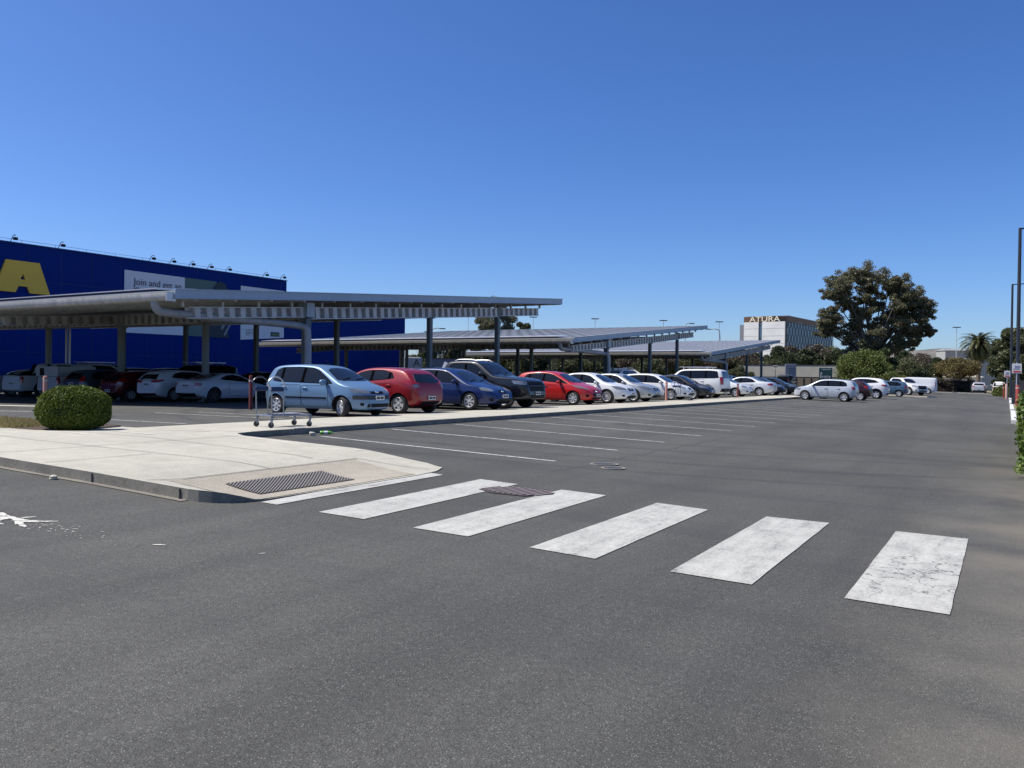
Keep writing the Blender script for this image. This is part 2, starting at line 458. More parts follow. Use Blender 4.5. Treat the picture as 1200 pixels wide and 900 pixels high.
def clip_grid(outline, zf, gxs, gys, name, m, skirt, km, kind):
    bm = bmesh.new()
    f = bm.faces.new([bm.verts.new((x, y, 0)) for x, y in outline])
    for x in gxs: bmesh.ops.bisect_plane(bm, geom=bm.verts[:] + bm.edges[:] + bm.faces[:], plane_co=(x, 0, 0), plane_no=(1, 0, 0))
    for y in gys: bmesh.ops.bisect_plane(bm, geom=bm.verts[:] + bm.edges[:] + bm.faces[:], plane_co=(0, y, 0), plane_no=(0, 1, 0))
    bmesh.ops.triangulate(bm, faces=[f for f in bm.faces if len(f.verts) > 4])
    bmesh.ops.recalc_face_normals(bm, faces=bm.faces)
    for f in bm.faces:
        if f.normal.z < 0: f.normal_flip()
    be = [e for e in bm.edges if len(e.link_faces) == 1]
    for v in bm.verts: v.co.z = zf(v.co.x, v.co.y)
    # rounded kerb nose then a vertical face
    ex = bmesh.ops.extrude_edge_only(bm, edges=be)
    nv = [g for g in ex['geom'] if isinstance(g, bmesh.types.BMVert)]
    for g in ex['geom']:
        if isinstance(g, bmesh.types.BMFace): g.material_index = 1
    for v in nv: v.co.z = gz(v.co.x, v.co.y) - .02
    me = bpy.data.meshes.new(name); bm.to_mesh(me); bm.free()
    o = obj(name, me, [m, km]); o['kind'] = kind; return o
gy = [6.0, 6.1, 6.2, 6.35, 6.5, 6.8, 7.0, 7.5, 8, 8.5, 9, 9.5, 10, 10.6, 11, 15, 40]
clip_grid(outline, hpath, gx, gy, 'footpath', CONC, .13, KERB, 'structure')
# kerb stones along the near edge and the long edge, paler worn arris, gutter lip
mb = MB()
def ribbon(mb, pts, w, zoff, mi=0, zf=hpath, side=1):
    for a, b in zip(pts[:-1], pts[1:]):
        d = Vector((b[0] - a[0], b[1] - a[1])).normalized(); n = Vector((-d.y, d.x)) * w * side
        q = [(a[0], a[1]), (b[0], b[1]), (b[0] + n.x, b[1] + n.y), (a[0] + n.x, a[1] + n.y)]
        if side < 0: q = q[::-1]
        mb.add([(x, y, zf(x, y) + zoff) for x, y in q], [(0, 1, 2, 3)], mi)
# gritty gutter lip on the road beside the kerb
mb = MB(); ribbon(mb, [(-40, 5.95), (-24, 5.975), (-15, 5.99), (-13, 6.0), (-9.4, 5.98), (-7.62, 5.92)], .09, .008, 0, gz, -1)
ribbon(mb, [(-12.5, 11.3), (-12.5, 15), (-12.5, 30), (-12.45, 64.6)], .10, .006, 0, gz, -1)
o = mb.build('gutter_lip', concrete('gutter_concrete', (.24, .225, .19), (.17, .16, .14), .9, 5)); o['kind'] = 'structure'
# ramp surface round the grate and joints
mb = MB()
def quad(mb, q, off, mi=0, nx=8, ny=8, zf=hpath):
    vs = []
    for j in range(ny + 1):
        for i in range(nx + 1):
            a, b = i / nx, j / ny
            x = lerp(lerp(q[0][0], q[1][0], a), lerp(q[3][0], q[2][0], a), b); y = lerp(lerp(q[0][1], q[1][1], a), lerp(q[3][1], q[2][1], a), b)
            vs.append((x, y, zf(x, y) + off))
    fs = [(j * (nx + 1) + i, j * (nx + 1) + i + 1, (j + 1) * (nx + 1) + i + 1, (j + 1) * (nx + 1) + i) for j in range(ny) for i in range(nx)]
    mb.add(vs, fs, mi)
quad(mb, [(-8.45, 6.28), (-7.05, 6.42), (-7.12, 9.30), (-8.45, 9.55)], .006, 0, 12, 14)
o = mb.build('ramp_paving', CONR); o['kind'] = 'structure'
mb = MB()
def jline(mb, a, b, w=.014, off=.009):
    n = max(2, int(Vector((b[0] - a[0], b[1] - a[1])).length / .3)); pts = [(lerp(a[0], b[0], i / n), lerp(a[1], b[1], i / n)) for i in range(n + 1)]
    ribbon(mb, pts, w, off)
jline(mb, (-8.48, 6.02), (-8.48, 9.65), .02); jline(mb, (-13.4, 7.45), (-8.48, 7.9)); jline(mb, (-15.8, 7.4), (-13.4, 7.45)); jline(mb, (-12.0, 6.05), (-12.0, 10.5))
jline(mb, (-8.48, 9.65), (-7.3, 9.85)); jline(mb, (-15.8, 9.1), (-8.8, 9.0)); jline(mb, (-10.6, 6.05), (-10.6, 7.6))
jline(mb, (-15.8, 10.9), (-12.5, 10.9)); jline(mb, (-14.2, 6.05), (-14.2, 7.4))
for i in range(19): jline(mb, (-15.8, 13.9 + 2.7 * i), (-12.52, 13.9 + 2.7 * i), .012)
for x_ in (-9.45, -7.75, -13.1, -16.4):
    mb.box((x_, 5.975 if x_ < -8 else 5.915, gz(x_, 6) + .055), (.008, .02, .13))
o = mb.build('paving_joints', JOINT); o['kind'] = 'structure'
mb = MB()
ribbon(mb, [(-12.62, 11.3), (-12.62, 15), (-12.62, 30), (-12.57, 64)], .10, .004)      # trowelled edge
ribbon(mb, [(-9.0, 10.36), (-12.4, 10.42), ], .10, .004, side=1)
for a, b in (((-13.9, 8.8), (-15.6, 9.0)), ((-13.3, 9.6), (-15.7, 9.9)), ((-13.2, 10.75), (-15.7, 10.55))): ribbon(mb, [a, ((a[0] + b[0]) / 2, (a[1] + b[1]) / 2), b], .11, .005)
o = mb.build('trowelled_edging', PALE); o['kind'] = 'structure'

# steel grate plate set in the ramp
gr = empty('floor_grate', (-8.1, 7.75, 0), 0, 'dark hatched metal grate plate set in the concrete ramp', 'grate')
gq = [(-8.03, 6.76), (-7.29, 6.64), (-7.32, 8.26), (-8.04, 8.40)]
mb = MB(); quad(mb, gq, .012, 0, 6, 10); o = mb.build('plate', mat('grate_plate', (.095, .082, .07), .8), None); setpar(o, gr)
mb = MB()
def clipline(P, o, d):
    """the piece of the line o + t d inside the convex outline P"""
    t0, t1 = -9, 9; n = len(P); cx, cy = sum(p[0] for p in P) / n, sum(p[1] for p in P) / n
    for i in range(n):
        a, b = P[i], P[(i + 1) % n]; nx, ny = b[1] - a[1], a[0] - b[0]
        if (cx - a[0]) * nx + (cy - a[1]) * ny > 0: nx, ny = -nx, -ny
        dn = d[0] * nx + d[1] * ny; k_ = (a[0] - o[0]) * nx + (a[1] - o[1]) * ny
        if abs(dn) < 1e-9: continue
        if dn > 0: t1 = min(t1, k_ / dn)
        else: t0 = max(t0, k_ / dn)
    return (t0, t1) if t1 - t0 > .03 else None
bd = Vector((-.62, .78)).normalized(); bn = Vector((bd.y, -bd.x))
for i in range(-60, 61):
    o_ = (-7.67 + bn.x * i * .036, 7.52 + bn.y * i * .036); c_ = clipline(gq, o_, bd)
    if c_:
        P_ = [(o_[0] + bd.x * lerp(c_[0], c_[1], t / 6), o_[1] + bd.y * lerp(c_[0], c_[1], t / 6)) for t in range(7)]
        for a, b in zip(P_[:-1], P_[1:]): mb.bar((a[0], a[1], hpath(*a) + .017), (b[0], b[1], hpath(*b) + .017), .017, .008)
o = mb.build('tread_bars', mat('grate_bars', (.20, .185, .165), .6, .1)); setpar(o, gr)
for c in kids(gr): c.location = (8.1, -7.75, 0)
# brown pit cover between two stripes, and two round valve covers
pit = empty('pit_cover', (-5.27, 9.0, gz(-5.27, 9.0)), 0, 'brown ribbed hexagonal pit cover between two white crossing stripes', 'pit cover')
PITM = mat('pit_iron', (.045, .035, .032), .8)
hexp = [(-.46, -.20), (-.20, -.34), (.24, -.28), (.46, .08), (.24, .34), (-.26, .28)]
def gz_l(x, y): return -.0265 * x
mb = MB(); mb.prism(hexp, lambda x, y: gz_l(x, y) + .001, lambda x, y: gz_l(x, y) + .012); mb.build('cover', PITM, pit)
mb = MB()
for i in range(11):
    x = -.40 + i * .078
    mb.box((x, 0, gz_l(x, 0) + .016), (.036, .52 - .95 * max(0, abs(x) - .20), .008), R(-14))
mb.build('ribs', mat('pit_ribs', (.27, .22, .21), .7, .1), pit)
VC1, VC2 = (-5.72, 12.60, .24), (-5.39, 12.22, .20)
for (x, y, r1), lb in zip([VC1, VC2], ['grey round valve cover in the road, the farther one of the pair', 'pale ringed round valve cover in the road, the nearer one of the pair']):
    v = empty('valve_cover', (x, y, gz(x, y)), 0, lb, 'manhole cover', 'round valve covers in the road')
    mb = MB(); mb.lathe([(r1, .004), (r1, .010), (r1 - .045, .010)], 28); mb.build('ring', KERB, v)
    mb = MB(); mb.lathe([(r1 - .045, .0095), (.001, .0095)], 28); mb.build('lid', DGREY, v)
# spilt white paint on the road at the left
mb = MB()
def splat(cx, cy, s, n=14, el=1.0, rz=0):
    ca, sa = math.cos(rz), math.sin(rz); P = []
    for i in range(n):
        t = 2 * math.pi * i / n; r_ = s * random.uniform(.5, 1.25)
        x, y = r_ * math.cos(t) * el, r_ * math.sin(t)
        x, y = cx + x * ca - y * sa, cy + x * sa + y * ca; P.append((x, y, gz(x, y) + .006))
    c = (cx, cy, gz(cx, cy) + .006); mb.add([c] + P, [(0, i + 1, (i + 1) % n + 1) for i in range(n)])
for a in [(-8.05, 4.22, .075, 2.2, R(170)), (-7.86, 4.25, .05, 2.2, R(10)), (-7.70, 4.27, .05, 2.6, R(35)), (-7.72, 4.18, .04, 3.2, R(-25)), (-8.25, 4.20, .12, 2.0, R(0)), (-7.60, 4.36, .028, 3.4, R(50)), (-7.55, 4.13, .026, 3.4, R(-20)), (-7.95, 4.08, .03, 3, R(10)), (-7.9, 4.36, .028, 3, R(60)), (-7.78, 4.05, .018, 3, R(0))]:
    splat(a[0], a[1], a[2], 22, a[3], a[4])
for i in range(70):
    t = random.random() ** 1.1
    splat(-7.5 + t * 1.7 + random.gauss(0, .10), 4.20 + t * .02 + random.gauss(0, .08), random.uniform(.0025, .008) * (1.3 - t), 7, random.uniform(1, 3.5), random.random() * 3)
splat(-6.02, 4.40, .022, 12, 2.2, .5); splat(-5.15, 4.72, .008, 8, 5, .9)
o = mb.build('paint_splash', PAINTF); tag(o, 'spilt white paint splashed on the asphalt near the kerb at left', 'paint splash', kind='structure')

# litter at the kerb: green bottle, crumpled paper
p = (-12.25, 12.95); bt = empty('bottle', (p[0], p[1], gz(*p) + .04), R(35), 'green and white plastic bottle lying in the gutter below the trolley', 'bottle')
mb = MB(); mb.tube([(-.14, 0, 0), (-.12, 0, 0), (.06, 0, 0), (.10, 0, 0), (.13, 0, 0)], [.028, .036, .036, .016, .014], 10); mb.build('bottle_body', mat('green_pet', (.16, .45, .07), .2), bt, True)
mb = MB(); mb.tube([(-.06, 0, 0), (.02, 0, 0)], .0368, 10); mb.build('wrapper', WHITE, bt)
for (x, y), s, lb in (((-12.28, 12.55), .07, 'pale crumpled litter beside the green bottle in the gutter'), ((-10.0, 5.83), .05, 'small crumpled scrap of white litter in the near gutter')):
    bm = bmesh.new(); bmesh.ops.create_icosphere(bm, subdivisions=2, radius=s)
    for v in bm.verts: v.co *= random.uniform(.6, 1.15); v.co.z *= .7
    me = bpy.data.meshes.new('litter'); bm.to_mesh(me); bm.free(); o = obj('litter', me, mat('litter_paper', (.5, .48, .38), .8)); o.location = (x, y, gz(x, y) + s * .5); tag(o, lb, 'litter')

# ---- planting bed at far left with dry grass, small median behind
def gtop(x, y): return gz(x, y) + .05
clip_grid([(-60, 6.2), (-16.2, 6.4), (-16.0, 10.2), (-16.3, 10.95), (-17.2, 11.0), (-60, 10.55)], gtop, [-36, -24], [8.6], 'planting_bed', SOIL, .1, KERB, 'structure')
v, f = [], []
n = 26000; X = rng.uniform(-30, -17.0, n); Y = rng.uniform(8.75, 10.6, n) ; Y = np.where(X > -17.6, np.minimum(Y, 9.8), Y)
def tufts(name, X, Y, zf, m, h0, h1, w):
    n = len(X); a = rng.uniform(0, 6.283, n); h = rng.uniform(h0, h1, n); lx = rng.normal(0, .4, n) * h; ly = rng.normal(0, .4, n) * h
    Zb = np.array([zf(x, y) for x, y in zip(X, Y)])
    V = np.empty((n, 3, 3)); V[:, 0] = np.stack([X - np.cos(a) * w, Y - np.sin(a) * w, Zb], 1); V[:, 1] = np.stack([X + np.cos(a) * w, Y + np.sin(a) * w, Zb], 1); V[:, 2] = np.stack([X + lx, Y + ly, Zb + h], 1)
    me = bpy.data.meshes.new(name); me.vertices.add(3 * n); me.vertices.foreach_set('co', V.ravel())
    me.loops.add(3 * n); me.loops.foreach_set('vertex_index', np.arange(3 * n)); me.polygons.add(n); me.polygons.foreach_set('loop_start', np.arange(0, 3 * n, 3)); me.update(calc_edges=True)
    o = obj(name, me, m); return o
F_DRY = foliage('dry_grass', [(.22, .17, .07), (.36, .30, .13), (.30, .29, .12)], .8, .3)
o = tufts('dry_grass', X, Y, gtop, F_DRY, .04, .10, .012); tag(o, 'short dry yellow grass in the bed beside the round bush', 'grass', kind='stuff')
clip_grid([(-60, 14.05), (-23.2, 14.3), (-22.9, 14.5), (-23.2, 14.7), (-60, 14.8)], lambda x, y: gz(x, y) + .12, [-36, -24], [14.3], 'median', PALE, .1, KERB, 'structure')

# ---- right-hand kerb: painted segments, footpath and verge
clip_grid([(.36, 9), (.36, 40), (.50, 140), (9, 140), (9, 9)], lambda x, y: gz(x, y) + .12, [1, 6], [15, 60], 'verge', SOIL, .1, KERB, 'structure')
seg = [(38.2, 52), (54.5, 68), (72, 84), (89, 96)]
for i, (a, b) in enumerate(seg):
    mb = MB(); mb.prism([(.17, a), (.38, a), (.40, b), (.19, b)], lambda x, y: gz(x, y), lambda x, y: gz(x, y) + .145)
    o = mb.build('kerb_block', mat('kerb_white', (.60, .60, .58), .7)); tag(o, ['long white painted kerb length nearest on the right side of the road', 'white painted kerb length, second along the right side', 'white painted kerb length, third along the right side', 'white painted kerb length, farthest along the right side'][i], 'kerb', 'white kerb lengths on the right')
    o['kind'] = 'structure'
mb = MB(); quad(mb, [(.4, 40), (2.4, 40), (2.6, 96), (.5, 96)], .125, 0, 2, 6, gz); o = mb.build('side_path', CONC); o['kind'] = 'structure'
clip_grid([(-24, 133.5), (-21, 131), (-5, 130.5), (9, 131), (30, 134), (30, 150), (-24, 150)], lambda x, y: gz(x, y) + .12, [6], [], 'far_verge', SOIL, .1, PALE, 'structure')
clip_grid([(-12.4, 88), (-6.4, 86.6), (-5.6, 87.2), (-6.0, 88.2), (-12.4, 90)], lambda x, y: gz(x, y) + .12, [], [], 'bay_median', SOIL, .1, PALE, 'structure')
# ================================================================== CARS
def decal(bvh, pts, d, off, grid=.07, skirt=.012, mb=None, mi=0):
    """a thin panel lying on the body: pts = rough 3D outline, d = outward direction it is seen from"""
    d = Vector(d).normalized(); up = Vector((0, 0, 1)) if abs(d.z) < .9 else Vector((1, 0, 0))
    u = up.cross(d).normalized(); w = d.cross(u)
    P2 = [(Vector(p).dot(u), Vector(p).dot(w)) for p in pts]
    bm = bmesh.new()
    f = bm.faces.new([bm.verts.new((a, b, 0)) for a, b in P2]); bm.normal_update()
    if f.normal.z < 0: f.normal_flip()
    a0, a1 = min(p[0] for p in P2), max(p[0] for p in P2); b0, b1 = min(p[1] for p in P2), max(p[1] for p in P2)
    for lo, hi, no in ((a0, a1, (1, 0, 0)), (b0, b1, (0, 1, 0))):
        n = int((hi - lo) / grid)
        for i in range(1, n + 1):
            c = lo + (hi - lo) * i / (n + 1)
            bmesh.ops.bisect_plane(bm, geom=bm.verts[:] + bm.edges[:] + bm.faces[:], plane_co=(c * no[0], c * no[1], 0), plane_no=no)
    bmesh.ops.triangulate(bm, faces=[f for f in bm.faces if len(f.verts) > 4])
    bm.verts.ensure_lookup_table(); bm.verts.index_update()
    vs, base = [], []
    for v in bm.verts:
        o = u * v.co.x + w * v.co.y + d * 6
        h, n, _, _ = bvh.ray_cast(o, -d)
        if h is None:
            q = o - d * 6
            for _ in range(4):
                h, n, _, _ = bvh.find_nearest(q)
                q = q + (h - q) - d * (h - q).dot(d) * 0
            hh = h
        nn = n if n.dot(d) > 0 else -n
        nn = (nn + d * .6).normalized()
        vs.append(h + nn * off); base.append(h - nn * .01)
    fs = [tuple(v.index for v in f.verts) for f in bm.faces]
    be = [e for e in bm.edges if len(e.link_faces) == 1]
    nv = len(vs); 
    for e in be:
        l = e.link_loops[0]; a, b = l.vert.index, l.link_loop_next.vert.index
        fs.append((b, a, nv + a, nv + b))
    bm.free()
    if mb is None: mb = MB()
    mb.add(vs + base, fs, mi); return mb

def shrink(poly, k):
    """inset a 2D outline by k"""
    n = len(poly); A = sum(poly[i][0] * poly[(i + 1) % n][1] - poly[(i + 1) % n][0] * poly[i][1] for i in range(n))
    s = 1 if A > 0 else -1; out = []
    for i in range(n):
        p, q, r_ = Vector(poly[i - 1]), Vector(poly[i]), Vector(poly[(i + 1) % n])
        d1, d2 = (q - p).normalized(), (r_ - q).normalized()
        n1, n2 = Vector((-d1.y, d1.x)) * s, Vector((-d2.y, d2.x)) * s
        b = (n1 + n2); 
        b = b / max(.35, b.length_squared / 2) if b.length > .01 else n1
        out.append(tuple(q + b * k))
    return out
def roundp(poly, k=1, f=.18):
    n = len(poly)
    for _ in range(k):
        q = []
        for i in range(len(poly)):
            a, b = poly[i], poly[(i + 1) % len(poly)]
            q += [(lerp(a[0], b[0], f), lerp(a[1], b[1], f)), (lerp(a[0], b[0], 1 - f), lerp(a[1], b[1], 1 - f))]
        poly = q
    return poly

def wheel_mesh(rad, wid, style):
    t = MB(); w = wid / 2
    t.lathe([(rad * .66, -w * .92), (rad * .80, -w), (rad * .93, -w * .92), (rad, -w * .60), (rad, w * .60), (rad * .93, w * .92), (rad * .80, w), (rad * .66, w * .92), (rad * .64, w * .5)], 28, axis='y')
    tm = t.mesh('tyre'); smooth_angle(tm, 50); tm.materials.append(TYRE)
    r_ = MB(); rr = rad * .665
    # outer face towards +y ; 0 = metal, 1 = dark
    r_.lathe([(rr * 1.0, w * .90), (rr * .97, w * .97), (rr * .91, w * .90), (rr * .88, w * .3)], 28, axis='y')
    r_.lathe([(rr * .93, w * .25), (rr * .2, w * .15), (.001, w * .15)], 28, axis='y', mi=1)
    n, wd = {'five': (5, .25), 'six': (6, .20), 'seven': (7, .15), 'ten': (10, .10), 'steel': (7, .30)}[style]
    for i in range(n):
        a = 2 * math.pi * i / n + .3; ca, sa = math.cos(a), math.sin(a)
        def P(rd, s, h): return (rd * ca - s * sa, h, rd * sa + s * ca)
        o_, i_ = rr * .95, rr * .12; s0, s1 = rr * wd * .8, rr * wd * 1.15
        vs = [P(i_, -s0, w * .78), P(i_, s0, w * .78), P(o_, s1, w * .90), P(o_, -s1, w * .90), P(i_, -s0, w * .2), P(i_, s0, w * .2), P(o_, s1, w * .2), P(o_, -s1, w * .2)]
        r_.add(vs, [(0, 1, 2, 3), (0, 4, 5, 1), (2, 6, 7, 3), (1, 5, 6, 2), (3, 7, 4, 0)])
    r_.lathe([(rr * .24, w * .5), (rr * .24, w * .84), (rr * .16, w * .92), (.001, w * .92)], 14, axis='y')
    rm = r_.mesh('rim'); smooth_angle(rm, 35)
    return tm, rm

def make_car(S, name, label):
    """S: measures of one body. x runs 0 (rear) to L (front) while building; the car ends up facing local +X."""
    L, W, H = S['L'], S['W'], S['H']; hw = W / 2; gc = S.get('gc', .19)
    top = chaikin(S['top'], 2)
    belt = S['belt']; tum = math.tan(R(S.get('tum', 21)))
    ends = S.get('plan', [(0, .70), (.06, .80), (.22, .93), (.6, .99), (1.0, 1.0), (L - 1.1, 1.0), (L - .55, .955), (L - .25, .84), (L - .08, .66), (L, .48)])
    plan = chaikin([(x, y * hw) for x, y in ends], 1)
    bot = S.get('bot', [(0, .40), (.12, .30), (.5, gc), (L - .6, gc), (L - .12, gc + .04), (L, .36)])
    xs = [0, .02, .05, .09, .14, .20, .27]; x = .34
    while x < L - .34: xs.append(x); x += .075
    xs += [L - .27, L - .20, L - .14, L - .09, L - .05, L - .02, L]
    v, f, nr = [], [], 0
    for x in xs:
        w = interp(plan, x); zt = interp(top, x); zb = interp(bot, x); b = interp(belt, x)
        zs = min(b, zt - S.get('crown', .055)); hgt = zs - zb
        ze = zt - .075
        if ze > zs + .02: we = .965 * w - (ze - zs) * tum
        else: ze = zs + .012; we = .955 * w
        fl = 0
        for wx in (S['xr'], S['xf']):
            fl = max(fl, S.get('flare', .018) * max(0, 1 - ((x - wx) / (S['R'] + .16)) ** 2))
        half = [(0, zb), (w * .78, zb), (w * .92, zb + .03 * 1), (w * .975 + fl * .6, zb + hgt * .20), (w * .995 + fl, zb + hgt * .45), (w * 1.0 + fl * .7, zb + hgt * .68), (w * .985, zb + hgt * .88), (w * .962, zs),
                (we, ze), (we * .90, zt - .030), (we * .55, zt - .008), (0, zt)]
        half = chaikin(half, 2)
        ring = half + [(-y, z) for y, z in half[-2:0:-1]]
        nr = len(ring); v += [(x, y, z) for y, z in ring]
    for i in range(len(xs) - 1):
        for j in range(nr):
            j2 = (j + 1) % nr
            f.append((i * nr + j, (i + 1) * nr + j, (i + 1) * nr + j2, i * nr + j2))
    f.append(tuple(range(nr))); f.append(tuple((len(xs) - 1) * nr + j for j in range(nr - 1, -1, -1)))
    me = bpy.data.meshes.new('body_raw'); me.from_pydata(v, [], f); me.update()
    bm = bmesh.new(); bm.from_mesh(me); bmesh.ops.recalc_face_normals(bm, faces=bm.faces); bm.to_mesh(me)
    bvh = BVHTree.FromBMesh(bm); bm.free()
    # wheel arches
    tmp = bpy.data.objects.new('tmp', me); COL.objects.link(tmp); me.materials.append(CARP); me.materials.append(UNDERB)
    c = MB(); ra = S['R'] + S.get('gap', .045)
    for wx in (S['xr'], S['xf']):
        for s in (-1, 1):
            n = 28; y0, y1 = s * (hw - .34), s * (hw + .3); zc = S['R']
            vs = [(wx + ra * math.cos(2 * math.pi * i / n), y, zc + ra * math.sin(2 * math.pi * i / n)) for y in (y0, y1) for i in range(n)]
            fs = [(i, (i + 1) % n, n + (i + 1) % n, n + i) for i in range(n)] + [tuple(range(n - 1, -1, -1)), tuple(range(n, 2 * n))]
            c.add(vs, fs, 1)
    cme = c.mesh('cut'); cme.materials.append(CARP); cme.materials.append(UNDERB)
    bm = bmesh.new(); bm.from_mesh(cme); bmesh.ops.recalc_face_normals(bm, faces=bm.faces); bm.to_mesh(cme); bm.free()
    co = bpy.data.objects.new('cut', cme); COL.objects.link(co)
    md = tmp.modifiers.new('b', 'BOOLEAN'); md.object = co; md.operation = 'DIFFERENCE'; md.solver = 'EXACT'
    dg = bpy.context.evaluated_depsgraph_get(); bme = bpy.data.meshes.new_from_object(tmp.evaluated_get(dg)); bme.name = 'body'
    bpy.data.objects.remove(tmp); bpy.data.objects.remove(co)
    smooth_angle(bme, 38)
    root = empty(name, (0, 0, 0), 0); root['label'] = label; root['category'] = S.get('cat', 'car')
    T = Matrix.Translation((-L / 2, 0, 0))
    def add(nm, mb, m, parent=root, sm=True, lab=None):
        me_ = mb.mesh(nm) if isinstance(mb, MB) else mb
        if isinstance(mb, MB):
            me_.transform(T)
            if sm: smooth_angle(me_, 40)
        o = obj(nm, me_, m, parent); o.color = S.get('col', (.5, .5, .5, 0))
        if lab: o['label'] = lab
        return o
    bme.transform(T)
    body = obj('body', bme, [CARP, UNDERB], root); body.color = S['col']
    trimc = S.get('trim', True)
    # glasshouse
    side = S['dlo']; splits = S['split']
    def cutx(poly, xa, xb):
        def clip(P, k, keep_gt):
            out = []
            for i in range(len(P)):
                a, b = P[i - 1], P[i]
                ina = (a[0] > k) == keep_gt; inb = (b[0] > k) == keep_gt
                if ina != inb:
                    t = (k - a[0]) / (b[0] - a[0]); out.append((k, lerp(a[1], b[1], t)))
                if inb: out.append(b)
            return out
        return clip(clip(poly, xa, True), xb, False)
    dlo = roundp(side, 1, .10); edges = [-1] + splits + [99]
    for s in (-1, 1):
        add('window_trim', decal(bvh, [(x, 0, z) for x, z in dlo], (0, s, 0), .003, .1, .01), TRIM)
        for a, b in zip(edges[:-1], edges[1:]):
            q = cutx(side, a + .035, b - .035)
            if len(q) < 3: continue
            q = roundp(shrink(q, .018), 1, .08)
            add('side_window', decal(bvh, [(x, 0, z) for x, z in q], (0, s, 0), .007, .12), S.get('glass', GLASS))
        # doors : seam ring and skin
        for di, dp in enumerate(S.get('doors', [])):
            q = roundp(dp, 1, .08)
            mbd = decal(bvh, [(x, 0, z) for x, z in q], (0, s, 0), .0015, .12, mi=1)
            decal(bvh, [(x, 0, z) for x, z in shrink(q, .011)], (0, s, 0), .004, .12, mb=mbd, mi=0)
            d = add('door', mbd, [CARP, BLACK])
            hx, hz = S['handles'][di]
            yy = s * (hw * .985)
            h, n_, _, _ = bvh.ray_cast(Vector((hx, s * 3, hz)), Vector((0, -s, 0)))
            hb = MB(); y0 = h.y if h else yy
            hb.box((hx, y0 + s * .022, hz), (.19, .03, .032), 0, 0, .010)
            add('handle', hb, CARP if S.get('hcol', 1) else BLACK, d)
        if S.get('strip'):
            a, b, z0, z1 = S['strip']; add('side_moulding', decal(bvh, [(a, 0, z0), (b, 0, z0), (b, 0, z1), (a, 0, z1)], (0, s, 0), .014, .15), BLACK)
        if S.get('sill', 1):
            a, b = S['xr'] + ra + .03, S['xf'] - ra - .03
            add('sill', decal(bvh, [(a, 0, gc + .03), (b, 0, gc + .03), (b, 0, gc + .12), (a, 0, gc + .12)], (0, s, 0), .012, .15), BLACK if S.get('clad') else CARP)
        if S.get('clad'):
            for wx in (S['xr'], S['xf']):
                P = [(wx + (ra + .075) * math.cos(R(a)), S['R'] + (ra + .075) * math.sin(R(a))) for a in range(-8, 189, 14)] + [(wx + ra * math.cos(R(a)), S['R'] + ra * math.sin(R(a))) for a in range(188, -9, -14)]
                mbx = MB()
                nP = len(P) // 2; out, inn = P[:nP], P[nP:][::-1]
                for i in range(nP - 1):
                    decal(bvh, [(x, 0, z) for x, z in (out[i], out[i + 1], inn[i + 1], inn[i])], (0, s, 0), .016, .2, mb=mbx)
                add('arch_moulding', mbx, BLACK, sm=False)
        # mirrors
        mx, mz = S['mirror']
        mm = MB()
        h, n_, _, _ = bvh.ray_cast(Vector((mx, s * 3, mz - .04)), Vector((0, -s, 0)))
        y0 = abs(h.y) if h else hw * .9
        bm = bmesh.new(); bmesh.ops.create_icosphere(bm, subdivisions=3, radius=1)
        ms = S.get('mscale', 1)
        vs = []
        for vv in bm.verts:
            p = vv.co.copy(); p = Vector((math.copysign(abs(p.x) ** .8, p.x) * .075, math.copysign(abs(p.y) ** .7, p.y) * .115, math.copysign(abs(p.z) ** .7, p.z) * .075)) * ms
            if p.x < -.04: p.x = -.04
            vs.append((mx + p.x, s * (y0 + .13 * ms) + p.y, mz + .02 + p.z))
        mm.add(vs, [tuple(q.index for q in ff.verts) for ff in bm.faces]); bm.free()
        mo = add('mirror', mm, CARP if not S.get('mblack') else BLACK)
        m2 = MB(); m2.box((mx + .02, s * (y0 + .03), mz - .03), (.06, .11, .035), 0, 0, .008); add('mirror_arm', m2, BLACK, mo)
        # lamps
        hl = S['headlamp']
        add('headlight', decal(bvh, [(x, s * y, z) for x, y, z in hl], (S.get('hdir', 1.0), s * .9, .1), .006, .05), S.get('lampm', LAMP))
        if S.get('fog'):
            fx = [(L, .50, .40), (L, .62, .40), (L, .66, .47), (L, .52, .47)]
            fx = S['fog'] if isinstance(S['fog'], list) else fx
            add('fog_lamp', decal(bvh, [(x, s * y, z) for x, y, z in fx], (1, s * .5, 0), .004, .05), BLACK)
        tl = S['taillamp']
        add('tail_light', decal(bvh, [(x, s * y, z) for x, y, z in tl], (-1.0, s * S.get('tdir', .9), .1), .008, .05), LAMPR)
        if S.get('tail2'):
            add('tail_light', decal(bvh, [(x, s * y, z) for x, y, z in S['tail2']], (-1.0, s * S.get('tdir', .9), .1), .012, .05), LAMP)
    # windscreen & rear glass
    ws = S['screen']; add('windscreen', decal(bvh, [(x, y, 0) for x, y in ws], (0, 0, 1), .005, .12), S.get('glass', GLASS))
    for s in (-1, 1):
        wb = MB(); x0 = max(p[0] for p in ws) - .02
        pts = []
        for t in (0, .35, .7, 1):
            xx = x0 - .04 - .12 * t; yyy = (.08 if s > 0 else -.52) + .46 * t * (1 if s > 0 else 1)
            h, n_, _, _ = bvh.ray_cast(Vector((xx, yyy, 3)), Vector((0, 0, -1)))
            if h: pts.append(h + Vector((0, 0, .02)))
        if len(pts) > 2: wb.tube(pts, .010, 5); add('wiper', wb, BLACK)
    rg = S['rglass']
    if rg[0] == 'top': add('rear_window', decal(bvh, [(x, y, 0) for x, y in rg[1]], (0, 0, 1), .005, .12), S.get('glass', GLASS))
    else: add('rear_window', decal(bvh, [(0, y, z) for y, z in rg[1]], (-1, 0, .25), .006, .12), S.get('glass', GLASS))
